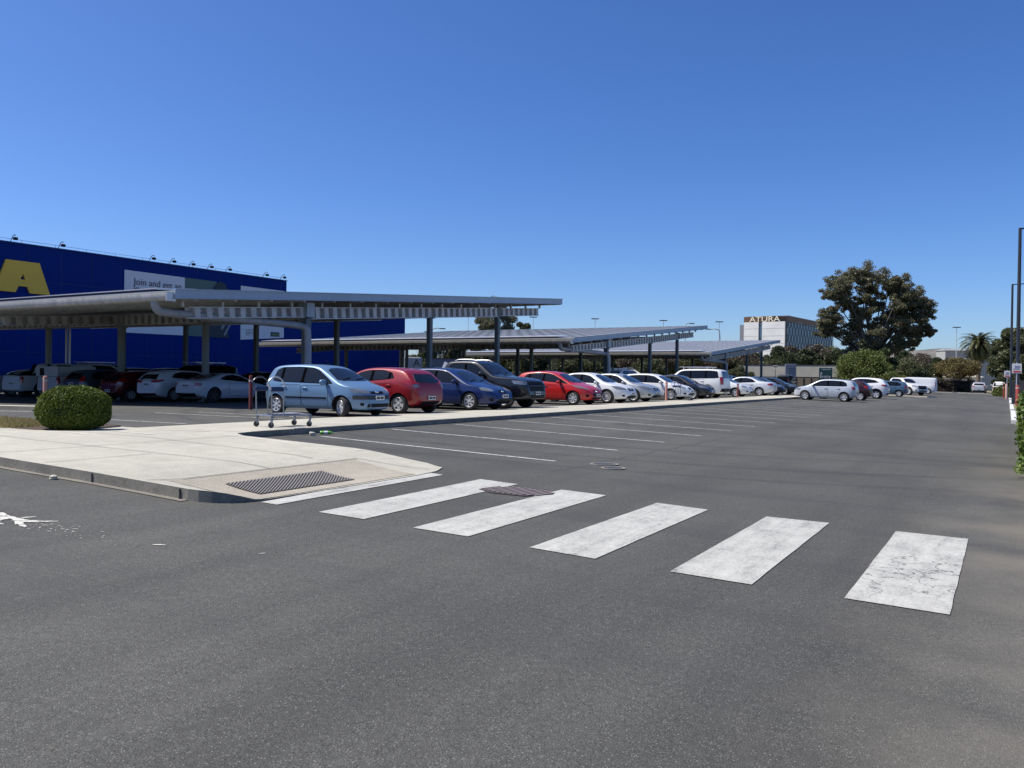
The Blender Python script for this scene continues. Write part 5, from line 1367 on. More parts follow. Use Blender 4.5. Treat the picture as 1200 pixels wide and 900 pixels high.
# distant masts and street lights
def mast(px, pyt, D, lab, kind='flood'):
    p = at(px, 446, D); t = at(px, pyt, D); r_ = empty('light_mast', (p.x, p.y, 0), R(30.85), lab, 'light mast', 'thin light masts on the horizon')
    h = t.z; mb = MB(); mb.tube([(0, 0, -1), (0, 0, h)], [.16, .08], 6); mb.build('pole', ALU if kind == 'flood' else GALV, r_)
    mb = MB(); w_ = 7.0 * D / FPX / 2
    if kind == 'flood': mb.bar((-w_, 0, h), (w_, 0, h), .12, .12); [mb.box((s * w_ * .8, 0, h + .1), (.9, .5, .25)) for s in (-1, 0, 1)]
    mb.build('head', DGREY, r_)
for px, py, D, lab in ((548, 370.5, 260, 'thin light mast left of the distant gum treetops'), (624, 372, 260, 'thin light mast right of the distant gum treetops'), (696.5, 374, 260, 'thin light mast above the middle of the pale carport roof'),
                       (776.5, 376, 260, 'thin light mast just left of the raised tip of the middle carport'), (842, 377.5, 260, 'thin light mast between the carport tip and the hotel'), (1120, 384, 260, 'thin light mast left of the palm tree')):
    mast(px, py, D, lab)
def cobra(px, py, D, side, lab):
    p = at(px, 446, D); t = at(px, py, D); r_ = empty('street_lamp', (p.x, p.y, 0), R(30.85), lab, 'street lamp', 'curved arm street lamps')
    h = t.z; mb = MB(); L = 12.0 * D / FPX
    pts = chaikin([(0, 0, -1), (0, 0, h * .5), (0, 0, h - .6), (side * .3, 0, h), (side * L * .6, 0, h + .1), (side * L, 0, h)], 2)
    mb.tube(pts, .09, 6); mb.build('pole', GALV, r_)
    mb = MB(); mb.box((side * (L + .2), 0, h), (.9, .3, .16), 0, 0, .03); mb.build('lamp_head', DGREY, r_)
cobra(843, 386, 150, -1, 'street lamp with its arm reaching left, beside the hotel'); cobra(802, 379, 150, .6, 'street lamp head just above the tip of the middle carport'); cobra(504.5, 385, 130, 1, 'street lamp arm seen between two columns over the pale roof')

# right-hand lamp posts, signs, bollards
def lamppost(px, pyt, D, lab, n):
    q = at(px, 450, D); x, y = q.x, q.y; g = gz(x, y) + .12; r_ = empty('lamp_post', (x, y, g), 0, lab, 'lamp post', 'tall dark lamp posts on the right')
    h = at(px + 3.5, pyt, D).z - g
    mb = MB(); mb.tube([(0, 0, 0), (0, 0, h * .5), (0, 0, h)], [.14, .12, .10], 10); mb.build('pole', mat('pole_dark', (.022, .028, .04), .5), r_)
    mb = MB(); mb.bar((0, 0, h - .05), (1.5, .4, h + .02), .09, .09); mb.build('arm', BLACK, r_)
    mb = MB(); mb.box((1.75, .45, h), (.85, .34, .12), .25, 0, .03); mb.build('lamp_head', mat('lamp_grey', (.10, .11, .13), .4), r_)
    return x, y, g
x1_, y1_, g1_ = lamppost(1192.2, 267.5, 57, 'nearest tall dark lamp post at the right edge of the photo', 1)
x2_, y2_, g2_ = lamppost(1184.5, 333, 87, 'second tall dark lamp post, farther along the right side', 2)
def psign(px, py0, py1, D, w, lab):
    q = at(px, (py0 + py1) / 2, D); h = (py1 - py0) * D / FPX; g = gz(q.x, q.y) + .1
    r_ = empty('notice_sign', (q.x, q.y, g), R(6), lab, 'sign', 'notice signs on posts at the right'); z = q.z - g
    mb = MB(); mb.box((0, 0, z), (w, .03, h)); mb.build('board', WHITE, r_)
    mb = MB(); mb.box((0, -.022, z - h * .32), (w * .78, .012, h * .16)); mb.build('red_band', mat('sign_red', (.45, .03, .04), .5), r_)
    mb = MB(); mb.box((0.02, -.022, z + h * .18), (w * .55, .012, h * .20)); mb.box((-.03, -.022, z - h * .05), (w * .7, .012, h * .06)); mb.build('printed_marks', mat('sign_bluegrey', (.18, .22, .32), .5), r_)
    mb = MB(); mb.tube([(0, .04, 0), (0, .04, z + h * .6)], .03, 6); mb.build('post', ALU, r_)
psign(1191.6, 426, 437.5, 54, .54, 'larger white notice sign with red band on the nearest right hand post')
psign(1180.3, 434.5, 442, 83, .52, 'smaller white notice sign with red band, farther up the right side')
def bollard(x, y, h, m, lab, r=.075, grp='faded red bollards', cap=None):
    g = gz(x, y); r_ = empty('bollard', (x, y, g), 0, lab, 'bollard', grp)
    mb = MB(); mb.tube([(0, 0, -.05), (0, 0, h - .04), (0, 0, h - .01), (0, 0, h)], [r, r, r * .85, r * .4], 14); mb.build('tube', m, r_, True)
    mb = MB(); mb.tube([(0, 0, h - .20), (0, 0, h - .14)], r + .004, 14); mb.build('band', cap or PALE, r_, True)
q = at(1192.3, 470, 52); bollard(q.x, q.y, 1.50, RED, 'red bollard at the foot of the nearest lamp post on the right', .11)
q = at(1179.4, 462, 84); bollard(q.x, q.y, 1.55, PINK, 'pinkish bleached bollard at the foot of the second lamp post', .12)
q = at(1176.0, 462, 88); bollard(q.x, q.y, 1.3, RED, 'thin dull red bollard beside the pinkish one on the right', .06)
bollard(-29.9, 17.1, 1.1, PINK, 'sun bleached pink bollard behind the round bush, by the shaded bays', .08)
bollard(-21.3, 18.95, 1.12, REDD, 'red bollard behind the trolley, left of the light blue hatchback', .06)
bollard(-15.75, 42.6, 1.05, PINK, 'bleached red bollard beside the second trolley, before the white hatchback', .065)
bollard(-15.75, 56.4, .95, REDD, 'dull red bollard at the path edge in front of the small white hatchback', .065)
q = at(1190.5, 446, 60); bx = empty('utility_cabinet', (q.x + .3, q.y, gz(q.x, q.y) + .1), 0, 'dark utility cabinet behind the nearest lamp post', 'cabinet'); mb = MB(); mb.box((0, 0, .85), (1.1, .6, 1.7), 0, 0, .03); mb.build('housing', mat('cab_dark', (.02, .022, .025), .5), bx)
mb = MB(); mb.box((0, -.31, .9), (.9, .02, 1.4)); mb.build('door', mat('cab_dark2', (.03, .032, .035), .5), bx)

# ================================================================== TROLLEY
TRB = mat('trolley_blue', (.012, .035, .10), .4); ZN = steel('zinc_tube', (.30, .32, .34), .35, .7, .1)
def trolley(loc, rz, lab, hand=1.04):
    r_ = empty('flat_trolley', loc, rz, lab, 'trolley', 'flatbed store trolleys'); w, l = .33, .49
    mb = MB(); z = .25
    mb.tube(chaikin([(-l, -w, z), (l - .08, -w, z), (l, -w + .1, z), (l, w - .1, z), (l - .08, w, z), (-l, w, z)], 1), .016, 8); mb.tube([(-l, -w, z), (-l, w, z)], .02, 8)
    for y in (-.2, -.1, 0, .1, .2): mb.tube([(-l, y, z), (l, y, z)], .007, 6)
    for x in (-.35, -.1, .15, .4): mb.tube([(x, -w, z - .012), (x, w, z - .012)], .009, 6)
    mb.build('platform', ZN, r_, True)
    mb = MB(); mb.box((.10, .12, z + .025), (.52, .34, .014), .1); mb.build('deck_board', ALU, r_)
    for s in (-1, 1):
        mb = MB()
        mb.tube([(-l, s * w, z), (-l - .015, s * w, hand * .78)], .015, 8); mb.tube([(-l + .27, s * w, z), (-l + .25, s * w, hand * .78)], .015, 8); mb.build('upright', ZN, r_, True)
        mb = MB(); P = chaikin([(-l - .015, s * w, hand * .76), (-l - .12, s * w, hand * .90), (-l + .01, s * w, hand * 1.02), (-l + .16, s * w, hand * 1.02), (-l + .30, s * w, hand * .88), (-l + .25, s * w, hand * .76)], 2); mb.tube(P, .017, 8); mb.build('loop_handle', mat('loop_grey', (.04, .05, .07), .35, .3) if s > 0 else ALU, r_, True)
        mb = MB(); mb.box((-l + .115, s * w, hand * .775), (.30, .045, .10), 0, 0, .012); mb.build('grip_block', TRB, r_)
    for x in (-l + .02, l - .06):
        for s in (-1, 1):
            mb = MB(); mb.bar((x, s * (w - .02), z - .02), (x - .03, s * (w - .02), .07), .05, .03, up=(1, 0, 0)); mb.box((x, s * (w - .02), z - .03), (.08, .07, .02)); f_ = mb.build('castor_fork', ZN, r_)
            mb = MB(); mb.lathe([(.001, -.018), (.05, -.018), (.062, -.012), (.062, .012), (.05, .018), (.001, .018)], 16, (x - .03, s * (w - .02), .062), axis='y'); mb.build('castor_wheel', mat('castor_rubber', (.05, .05, .052), .7), f_, True)
    return r_
tp = at(334, 497, 17.75)
trolley((tp.x, tp.y, hpath(tp.x, tp.y)), R(76), 'empty flat trolley with blue grips standing on the path before the light blue hatchback')
trolley((-15.0, 43.2, hpath(-15.0, 43.2)), R(8), 'second flat trolley far along the path beside a bleached bollard', .98)

# ================================================================== PLANTS
def leaf_mesh(name, C, size, parent=None, m=None, asp=1.9, up=.0, sizevar=.35):
    """C: (n,3) leaf centres -> one mesh of leaf quads"""
    n = len(C); a = rng.normal(size=(n, 3)); a /= np.linalg.norm(a, axis=1)[:, None]; a[:, 2] *= (1 - up)
    b = rng.normal(size=(n, 3)); b -= (b * a).sum(1)[:, None] * a; b /= np.linalg.norm(b, axis=1)[:, None]
    s = size * (1 + rng.uniform(-sizevar, sizevar, n))[:, None]
    V = np.empty((n, 4, 3)); A_, B_ = a * s * asp / 2, b * s / 2
    V[:, 0] = C - A_; V[:, 1] = C - A_ * .1 - B_; V[:, 2] = C + A_; V[:, 3] = C - A_ * .1 + B_
    me = bpy.data.meshes.new(name); me.vertices.add(4 * n); me.vertices.foreach_set('co', V.ravel()); me.loops.add(4 * n); me.loops.foreach_set('vertex_index', np.arange(4 * n))
    me.polygons.add(n); me.polygons.foreach_set('loop_start', np.arange(0, 4 * n, 4)); me.update(calc_edges=True)
    return obj(name, me, m, parent)
def ball(c, r, n, shell=.55):
    """n points in an ellipsoid, thicker towards its skin"""
    d = rng.normal(size=(n, 3)); d /= np.linalg.norm(d, axis=1)[:, None]; t = rng.uniform(shell, 1.0, n)[:, None] ** .6
    return np.array(c) + d * t * np.array(r)
def ellip_tree(loc, h, w, m, label, cat='tree', name='tree', clumps=26, leaves=260, lsz=.22, trunk_h=None, grp=None, seed=0, flat=.75, trunk_r=None, low=.18, cr=.30):
    """trunk, limbs to each clump, and a crown of separate leaf clumps with gaps"""
    r_ = empty(name, loc, 0, label, cat, grp); th = trunk_h if trunk_h is not None else h * .3
    tr = trunk_r or max(.08, h * .025)
    rg_ = np.random.default_rng(seed + 100); cs = []
    for i in range(clumps):
        for _ in range(20):
            d = rg_.normal(size=3); d /= np.linalg.norm(d); t = rg_.uniform(.35, 1) ** .5
            c = np.array([d[0] * t * w / 2 * (1 - cr * .6), d[1] * t * w / 2 * (1 - cr * .6), low * h + (h * (1 - low)) * (.5 + d[2] * t * .5 * (1 - cr * .55))])
            if all(np.linalg.norm((c - q) / np.array([1, 1, .8])) > w * .11 for q in cs): break
        cs.append(c)
    mb = MB(); top = (rg_.normal() * .1, rg_.normal() * .1, th); mb.tube([(0, 0, -.1), (top[0] * .4, top[1] * .4, th * .5), top], [tr * 1.3, tr, tr * .85], 8)
    for c in cs:
        if h < 3 and rg_.random() < .6: continue
        mid = (c[0] * .45, c[1] * .45, th + (c[2] - th) * .55); mb.tube([top, mid, tuple(c)], [tr * .45, tr * .28, tr * .08], 5, caps=False)
    mb.build('trunk', BARK, r_, True)
    P = []
    for c in cs:
        r0 = w * cr / 2 * rg_.uniform(.75, 1.25); P.append(ball(c, (r0, r0, r0 * flat), int(leaves * 1.8 * rg_.uniform(.7, 1.2)), .25))
    leaf_mesh('crown', np.concatenate(P), lsz * .70, r_, m); return r_
def copies(proto, loc, rz, sc, label, grp=None):
    c = copy_tree(proto); c.location = loc; c.rotation_euler = (0, 0, rz); c.scale = sc; c['label'] = label
    if grp: c['group'] = grp
    return c

# clipped round bush on the bed
bp = at(87, 503, 16.5); bx_, by_ = bp.x, bp.y; bz_ = gz(bx_, by_) + .04
bush = empty('box_bush', (bx_, by_, bz_), R(30), 'round clipped green bush at the corner of the bed by the path', 'bush')
n = 46000; d = rng.normal(size=(n, 3)); d /= np.linalg.norm(d, axis=1)[:, None]
pw = .80; s = np.sign(d) * np.abs(d) ** pw; s /= (np.abs(s) ** 2.6).sum(1)[:, None] ** (1 / 2.6)
hx, hyy, hz = .655, .58, .455
t = 1 - np.abs(rng.normal(0, .045, n)); lump = 1 + .035 * np.sin(s[:, 0] * 7 + 1) * np.sin(s[:, 1] * 8) * np.cos(s[:, 2] * 6)
t2 = (t * lump)[:, None] * s; Pb = t2 * np.array([hx, hyy, 1]); Pb[:, 2] = np.where(t2[:, 2] < 0, t2[:, 2] * .36, t2[:, 2] * .52) + .34; Pb[:, :2] *= (1 - .05 * np.clip(-t2[:, 2], 0, 1))[:, None]
sh = Pb[rng.integers(0, len(Pb), 500)] * np.array([1, 1, 1]) ; sh = (sh - np.array([0, 0, .34])) * rng.uniform(1.0, 1.09, (500, 1)) + np.array([0, 0, .34]); Pb = np.concatenate([Pb, sh])
leaf_mesh('foliage', Pb, .023, bush, F_BOX, 1.5)
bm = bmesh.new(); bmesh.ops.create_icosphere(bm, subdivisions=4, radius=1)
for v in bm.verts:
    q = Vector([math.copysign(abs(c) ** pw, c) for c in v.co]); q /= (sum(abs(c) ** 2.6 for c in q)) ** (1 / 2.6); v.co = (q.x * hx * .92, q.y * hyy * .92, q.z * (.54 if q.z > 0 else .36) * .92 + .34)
me = bpy.data.meshes.new('shade_core'); bm.to_mesh(me); bm.free(); obj('shade_core', me, foliage('box_shade', [(.02, .028, .008), (.035, .05, .012)]), bush)  # solid core, its darker green stands in for shade between the leaves
mb = MB(); 
for i in range(5): mb.tube([(random.uniform(-.2, .2), random.uniform(-.2, .2), -.1), (random.uniform(-.4, .4), random.uniform(-.4, .4), .5)], .018, 5)
mb.build('stems', BARK, bush)

# big spreading gum tree
gq = at(1022, 446, 122); big = empty('gum_tree', (gq.x, gq.y, -.1), R(30.85), 'huge spreading gum tree with reddish new growth, right of the hotel', 'tree')
sc = 122 / FPX * .94
def GP(px, py, dep): return ((px - 1022) * sc, dep, (447 - py) * sc + EYE - .3)
CL = [(1000, 312, 17), (1016, 311, 20), (1032, 313, 18), (1044, 320, 14), (984, 318, 12), (972, 328, 15), (966, 337, 11), (985, 332, 17), (978, 345, 12), (1052, 326, 15), (1064, 333, 16), (1076, 340, 15), (1084, 350, 15), (1086, 360, 11), (1070, 350, 17),
      (1058, 342, 14), (1046, 336, 12), (1020, 332, 12), (1012, 345, 12), (1030, 350, 13), (1002, 358, 13), (992, 350, 11), (968, 360, 13), (960, 368, 10), (974, 372, 14), (966, 380, 12), (958, 384, 8), (984, 388, 13), (996, 374, 13), (1012, 362, 13), (1044, 362, 15), (1060, 364, 14),
      (1074, 368, 12), (1088, 378, 10), (1094, 384, 8), (1078, 384, 12), (1064, 380, 15), (1050, 378, 14), (1034, 372, 13), (1020, 380, 14), (1008, 388, 14), (1030, 390, 16), (1046, 392, 14), (1000, 400, 13), (1016, 402, 15), (1034, 406, 14), (1050, 404, 12), (1058, 398, 9), (992, 412, 12), (1010, 416, 13), (1028, 418, 13), (1044, 416, 11), (1072, 393, 8), (1056, 354, 9), (1038, 326, 9), (1006, 324, 10)]
P, mb = [], MB()
mb.tube([(0, 0, -.2), (.1, 0, 2.2), (-.1, 0, 4.4)], [.62, .5, .42], 10)
for i, (px, py, r_px) in enumerate(CL):
    for kk in range(3):
        dep = rng.normal(0, 2.6) * (1 - abs(px - 1026) / 110)
        c = np.array(GP(px + rng.normal(0, 2.0), py + rng.normal(0, 1.5), dep)); rr = r_px * sc * .52
        for _ in range(8):
            cc = c + rng.normal(size=3) * rr * np.array([.66, .66, .45])
            P.append(ball(cc, (rr * .72, rr * .72, rr * .50), 125, .0))
        if kk == 0:
            mid = (c[0] * .42, c[1] * .4, 4.2 + (c[2] - 4.2) * .5); mb.tube([(-.1, 0, 4.2), mid, tuple(c)], [.20, .10, .04], 6, caps=False)
mb.build('trunk', steel('gum_bark', (.17, .155, .135), .85, 0, .3, 2), big, True)
leaf_mesh('crown', np.concatenate(P), .135, big, F_GUM, 2.0)

tsp = lambda px, D: (lambda q: (q.x, q.y, gz(q.x, q.y) - .05))(at(px, 446, D))
def tree_at(px, pyt, D, wpx, m, label, **kw):
    h = EYE + (446 - pyt) * D / FPX; return ellip_tree(tsp(px, D), h, wpx * D / FPX, m, label, **kw)
tree_at(1012, 411, 104, 66, F_LIME, 'bright lime green bushy tree below the big gum tree', clumps=44, leaves=330, lsz=.17, trunk_h=.6, low=.02, cr=.34, seed=1)
tree_at(1032, 405, 112, 44, F_GUMG, 'mid green bushy tree against the trunk of the big gum', clumps=30, leaves=300, lsz=.19, trunk_h=1.2, low=.1, seed=2)
tree_at(1066, 420, 109, 44, F_OLIVE, 'dark green rounded shrub tree behind the white van', clumps=34, leaves=320, lsz=.17, trunk_h=.5, low=.02, cr=.34, seed=3)
tree_at(1046, 436, 101, 34, F_LIME, 'low yellow green shrub behind the grey blue hatchback', cat='shrub', name='shrub', clumps=18, leaves=260, lsz=.14, trunk_h=.3, low=.0, cr=.4, seed=4)
tree_at(1122, 417, 138, 54, F_YEL, 'yellowish spreading tree with bare branches above the brown hedge', clumps=44, leaves=150, lsz=.18, trunk_h=1.6, low=.36, cr=.22, seed=5, trunk_r=.16)
tree_at(1094, 424, 140, 22, F_OLIVE, 'grey green tree just left of the yellowish one', clumps=16, leaves=240, lsz=.2, low=.05, seed=6)
tree_at(1192, 376, 112, 62, F_OLIVE, 'tall dense dark tree at the right edge behind the lamp posts', clumps=70, leaves=420, lsz=.22, trunk_h=1.5, low=.0, cr=.27, seed=7)
tree_at(1176, 395, 122, 30, F_DARK, 'dark bushy tree left of the tall dense one at the right edge', clumps=26, leaves=330, lsz=.2, trunk_h=1, low=.0, seed=8)
tree_at(580, 352, 135, 52, F_GUM, 'gum treetop showing above the carport roof behind the dark column', clumps=26, leaves=360, lsz=.2, low=.3, cr=.28, seed=9)
tree_at(612, 379, 140, 38, F_OLIVE, 'low rounded treetop above the carport roof, right of the gum treetop', clumps=24, leaves=280, lsz=.2, low=.2, seed=10)
tree_at(796, 400, 150, 16, F_OLIVE, 'small treetop above the far carport roof', clumps=12, leaves=220, lsz=.2, low=.2, seed=12)

# row of trees behind the carports
protos = [ellip_tree((0, 0, 0), 5.6, 6.2, F_OLIVE, 'x', clumps=26, leaves=260, lsz=.2, trunk_h=1, low=.03, cr=.34, seed=20),
          ellip_tree((0, 0, 0), 5.6, 6.0, F_BRN, 'x', clumps=26, leaves=230, lsz=.2, trunk_h=1.2, low=.05, cr=.32, seed=21),
          ellip_tree((0, 0, 0), 5.6, 5.4, F_DARK, 'x', clumps=26, leaves=280, lsz=.2, trunk_h=.8, low=.02, cr=.34, seed=22)]
words = ['olive green', 'brownish', 'dark green']
refs = ['left of the blue column', 'behind the black ute', 'right of the black ute', 'behind the bright red hatchback', 'behind the white sedan', 'behind the silver grey sedan', 'behind the white hatchback', 'behind the roof rack four wheel drive', 'left of the hotel']
used = [False] * 3
ROW = [(482, 421, 150, 0), (500, 418, 160, 2), (528, 420, 165, 1), (556, 412, 150, 2), (580, 414, 152, 0), (602, 412, 145, 2), (622, 413, 140, 0), (642, 411, 150, 2), (660, 414, 138, 0), (682, 410, 150, 2), (700, 414, 140, 0), (722, 412, 160, 2), (744, 412, 150, 1), (760, 416, 140, 0), (780, 412, 150, 1), (800, 412, 150, 0), (818, 410, 155, 1), (838, 412, 150, 1), (856, 414, 150, 0), (872, 410, 150, 1), (886, 414, 155, 2),
       (903, 421, 132, 0), (915, 406, 170, 2), (930, 405, 180, 1), (944, 409, 175, 2), (956, 403, 180, 1), (970, 404, 185, 0), (984, 410, 170, 2), (996, 418, 150, 0), (868, 430, 118, 0), (1080, 413, 210, 1), (1100, 418, 190, 2), (1138, 416, 200, 1), (1158, 410, 230, 2), (1060, 410, 220, 2), (1112, 420, 180, 1)]
for i, (px, pyt, D, k_) in enumerate(ROW):
    h = EYE + (446 - pyt) * D / FPX; s_ = h / 5.6; ww = max(s_, 26 * D / FPX / 6.0)
    lb = f'{words[k_]} tree '
    near = [(482, 'beside the pale box at the corner of the blue store'), (500, 'behind the first palm'), (528, 'between the two palms'), (556, 'right of the second palm'), (580, 'seen under the middle carport behind the black ute roof'), (602, 'under the farthest carport roof edge above the black ute'), (622, 'above the bonnet of the black ute'),
            (642, 'above the rear of the bright red hatchback'), (660, 'above the roof of the bright red hatchback'), (682, 'above the bonnet of the bright red hatchback'), (700, 'left of the thick column above the white sedan'), (722, 'right of the thick column above the white sedan'), (744, 'above the silver grey sedan by the pale house'), (760, 'right of the pale house behind the carport'),
            (780, 'above the roof of the white hatchback'), (800, 'right of the slim column above the white hatchback'), (818, 'above the middle of the roof rack four wheel drive'), (838, 'above the rear of the roof rack four wheel drive'), (856, 'left of the pipe column of the farthest carport'), (872, 'right of the pipe column of the farthest carport'), (886, 'beside the last column of the farthest carport'),
            (903, 'under the tip of the farthest carport'), (915, 'at the left foot of the hotel'), (930, 'below the white corner of the hotel'), (944, 'below the left part of the blue hotel side'), (956, 'below the middle of the blue hotel side'), (970, 'below the right part of the blue hotel side'), (984, 'above the entry sign'), (996, 'left of the lime green tree'), (868, 'low in front of the cream wall at its left end'),
            (1080, 'on the skyline right of the big gum'), (1100, 'on the skyline below the thin mast'), (1138, 'on the skyline just left of the palm'), (1158, 'on the skyline behind the palm'), (1060, 'low on the skyline behind the big gum crown edge'), (1112, 'behind the yellowish spreading tree')]
    lb += dict(near)[px]
    if not used[k_]: o = protos[k_]; used[k_] = True; o.location = tsp(px, D); o.scale = (ww, ww, s_); o['label'] = lb; o['group'] = 'trees behind the car park'
    else: copies(protos[k_], tsp(px, D), random.random() * 6, (ww, ww, s_), lb, 'trees behind the car park')

# palms
def palm(px, pyc, D, rpx, th, label, n=92):
    loc = tsp(px, D); hc = EYE + (446 - pyc) * D / FPX; r0 = rpx * D / FPX
    r_ = empty('palm_tree', loc, 0, label, 'palm', 'palms with arching fronds')
    mb = MB(); mb.tube([(0, 0, -.1), (.05, 0, hc * .5), (0, 0, hc - .3)], [.42, .36, .40], 10); mb.build('trunk', BARK, r_, True)
    vs, fs = [], []
    for i in range(n):
        a = i * 2.39996 + rng.uniform(-.2, .2); el = R(lerp(82, -38, (i / n) ** .9)); L = r0 * 1.28 * rng.uniform(.9, 1.1); dr_ = Vector((math.cos(a), math.sin(a), 0)); prev = None
        sd = Vector((-dr_.y, dr_.x, 0)); K = 12; p = Vector((0, 0, hc - .1)); e = el
        for j in range(K + 1):
            t = j / K
            wv_ = L * .14 * math.sin(math.pi * min(1, t * .92 + .08)) ** .6
            if j:
                dd = (p - prev).normalized(); nn = sd.cross(dd)
                for s in (-1, 1):
                    for kx in (0, .5):
                        b0 = prev.lerp(p, kx); tip = b0 + dd * wv_ * .8 + sd * s * wv_ - nn * (-1) * wv_ * .25 * (1 if nn.z < 0 else -1) 
                        k0 = len(vs); wd_ = L / K * .52
                        vs += [b0, b0 + dd * wd_, tip]; fs.append((k0, k0 + 1, k0 + 2))
                k0 = len(vs); q_ = sd * .025; vs += [prev - q_, prev + q_, p + q_, p - q_]; fs.append((k0, k0 + 1, k0 + 2, k0 + 3))
            prev = p.copy(); p = p + (dr_ * math.cos(e) + Vector((0, 0, math.sin(e)))) * (L / K); e -= R(lerp(7, 13, t))
    me = bpy.data.meshes.new('fronds'); me.from_pydata([tuple(v) for v in vs], [], fs); me.update(); obj('fronds', me, F_PALM, r_)
F_PALM = foliage('palm_frond', [(.025, .032, .012), (.06, .07, .022), (.14, .13, .045)], .45, .15)
palm(1146, 401, 150, 21, 6, 'large date palm right of the big gum, above the pale corrugated shed')
palm(505, 408, 112, 20, 4, 'date palm under the middle carport roof, seen beside the blue column')
palm(531, 411, 116, 19, 4, 'date palm partly hidden by the black ute, right of the first palm')

# hedges
def hedge(a, b, w, z0, z1, m, n, lsz, label, wav=.06, inner=None, zf=None):
    a, b = Vector(a), Vector(b); d = b - a; L = d.length; dd = d / L; nn = Vector((-dd.y, dd.x))
    r_ = empty('hedge', (a.x, a.y, 0), 0, label, 'hedge')
    u = rng.uniform(0, L, n); face = rng.uniform(0, 1, n); ht = z1 - z0; per = ht * 2 + w
    s = face * per; side = np.where(s < ht, -1, np.where(s < ht + w, 0, 1)); off = np.where(side == 0, (s - ht) - w / 2, side * w / 2); z = np.where(side == 0, z1, np.where(side < 0, z0 + s, z0 + (s - ht - w)))
    wob = wav * (np.sin(u * 2.3) + np.sin(u * 5.1 + z * 3) * .6 + np.sin(z * 4 + u)); 
    off = off + np.where(side == 0, 0, side * wob) + rng.normal(0, wav * .6, n); z = z + np.where(side == 0, wob, 0) + rng.normal(0, wav * .5, n); uu = u + rng.normal(0, .03, n)
    X = dd.x * uu + nn.x * off; Y = dd.y * uu + nn.y * off; base = np.array([gz(a.x + x, a.y + y) for x, y in zip(X, Y)])
    leaf_mesh('foliage', np.stack([X, Y, z + base], 1), lsz, r_, m, 1.7)
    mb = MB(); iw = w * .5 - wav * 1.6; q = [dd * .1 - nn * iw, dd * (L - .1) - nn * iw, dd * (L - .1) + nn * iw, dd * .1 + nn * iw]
    mb.prism([(v.x, v.y) for v in q], lambda x, y: gz(a.x + x, a.y + y) + z0, lambda x, y: gz(a.x + x, a.y + y) + z1 - wav * 1.6); mb.build('shade_core', inner or m, r_)
FH2 = foliage('hedge_shade', [(.02, .03, .01), (.04, .055, .02)])  # hedge core colours, darkened to paint in the shade behind the leaves
hedge((1.02, 16.0), (1.24, 36), 1.30, .10, 1.22, F_HEDGE, 42000, .055, 'bright green leafy hedge along the right edge of the photo', .07, FH2)
qa, qb = at(1091, 452, 128), at(1139, 452, 124)
hedge((qa.x, qa.y), (qb.x, qb.y), 1.6, .05, 1.75, F_BRN, 16000, .13, 'clipped brownish hedge across the end of the road', .12, foliage('brn_shade', [(.04, .03, .02), (.07, .055, .04)]))  # core brown is darkened for the shade inside this hedge
qa, qb = at(1170, 455, 100), at(1196, 455, 96)
hedge((qa.x, qa.y), (qb.x, qb.y), 1.2, .05, 1.05, F_LIME, 9000, .10, 'low green hedge behind the red bollards on the right', .08, FH2)
qa, qb = at(560, 446, 132), at(870, 446, 124)
hedge((qa.x, qa.y), (qb.x, qb.y), 1.8, .0, 1.9, F_OLIVE, 26000, .15, 'long olive hedge behind the carports', .14, FH2)

# ================================================================== FAR BUILDINGS
def prism_house(px, D, w, d, h, rh, wallm, roofm, label, rz=0, name='house', cat='house'):
    loc = tsp(px, D); r_ = empty(name, loc, R(30.85 + rz), label, cat)
    mb = MB(); mb.box((0, 0, h / 2), (w, d, h)); mb.build('wall', wallm, r_)
    mb = MB(); e = .4; mb.add([(-w / 2 - e, -d / 2 - e, h), (w / 2 + e, -d / 2 - e, h), (w / 2 + e, d / 2 + e, h), (-w / 2 - e, d / 2 + e, h), (-w / 2 + rh * .9, 0, h + rh), (w / 2 - rh * .9, 0, h + rh)], [(0, 1, 5, 4), (1, 2, 5), (2, 3, 4, 5), (3, 0, 4), (3, 2, 1, 0)]); mb.build('roof', roofm, r_)
    for i in range(max(2, int(w / 3))):
        mb = MB(); mb.box((-w / 2 + (i + .5) * w / max(2, int(w / 3)), -d / 2 - .02, h * .52), (1.1, .06, 1.2)); mb.build('window', HG, r_)
ROOFB = mat('roof_bluegrey', (.07, .085, .12), .5); ROOFP = mat('roof_pale', (.48, .45, .40), .6); WALLC = mat('wall_cream', (.45, .42, .35), .8); ROOFR = mat('roof_red', (.28, .09, .06), .8)
prism_house(737, 118, 3.4, 4, 1.7, 1.0, WALLC, ROOFP, 'small pale house roof glimpsed behind the silver grey sedan')
prism_house(725, 122, 4.4, 5, 1.6, 1.4, WALLC, ROOFB, 'blue grey hipped roof glimpsed right of the thick column')
prism_house(1119, 165, 7.2, 6, 2.5, .9, mat('wall_white', (.6, .6, .58), .7), ROOFP, 'white house seen through the branches of the yellowish tree')
prism_house(1083, 640, 14, 10, 12, 5, WALLC, ROOFR, 'red roofed house on the slope right of the big gum')
prism_house(1093, 660, 12, 9, 17, 3, mat('wall_white2', (.62, .62, .6), .7), ROOFP, 'white house on the slope right of the red roofed one')
prism_house(1073, 600, 8, 8, 9, 2, mat('wall_white3', (.60, .60, .58), .7), ROOFP, 'small white house on the slope left of the red roofed one')
prism_house(1118, 420, 14, 9, 17, .8, mat('wall_grey', (.34, .35, .35), .7), mat('roof_grey', (.28, .29, .3), .7), 'grey flat roofed block on the slope below the thin mast', name='block', cat='building')
q = tsp(1158, 165); sh = empty('corrugated_shed', q, R(30.85), 'pale corrugated metal shed behind the palm', 'shed')
SHM = mat('shed_metal', (.34, .38, .40), .45, .2); hs = EYE + (446 - 418) * 165 / FPX
vs = []; n = 26
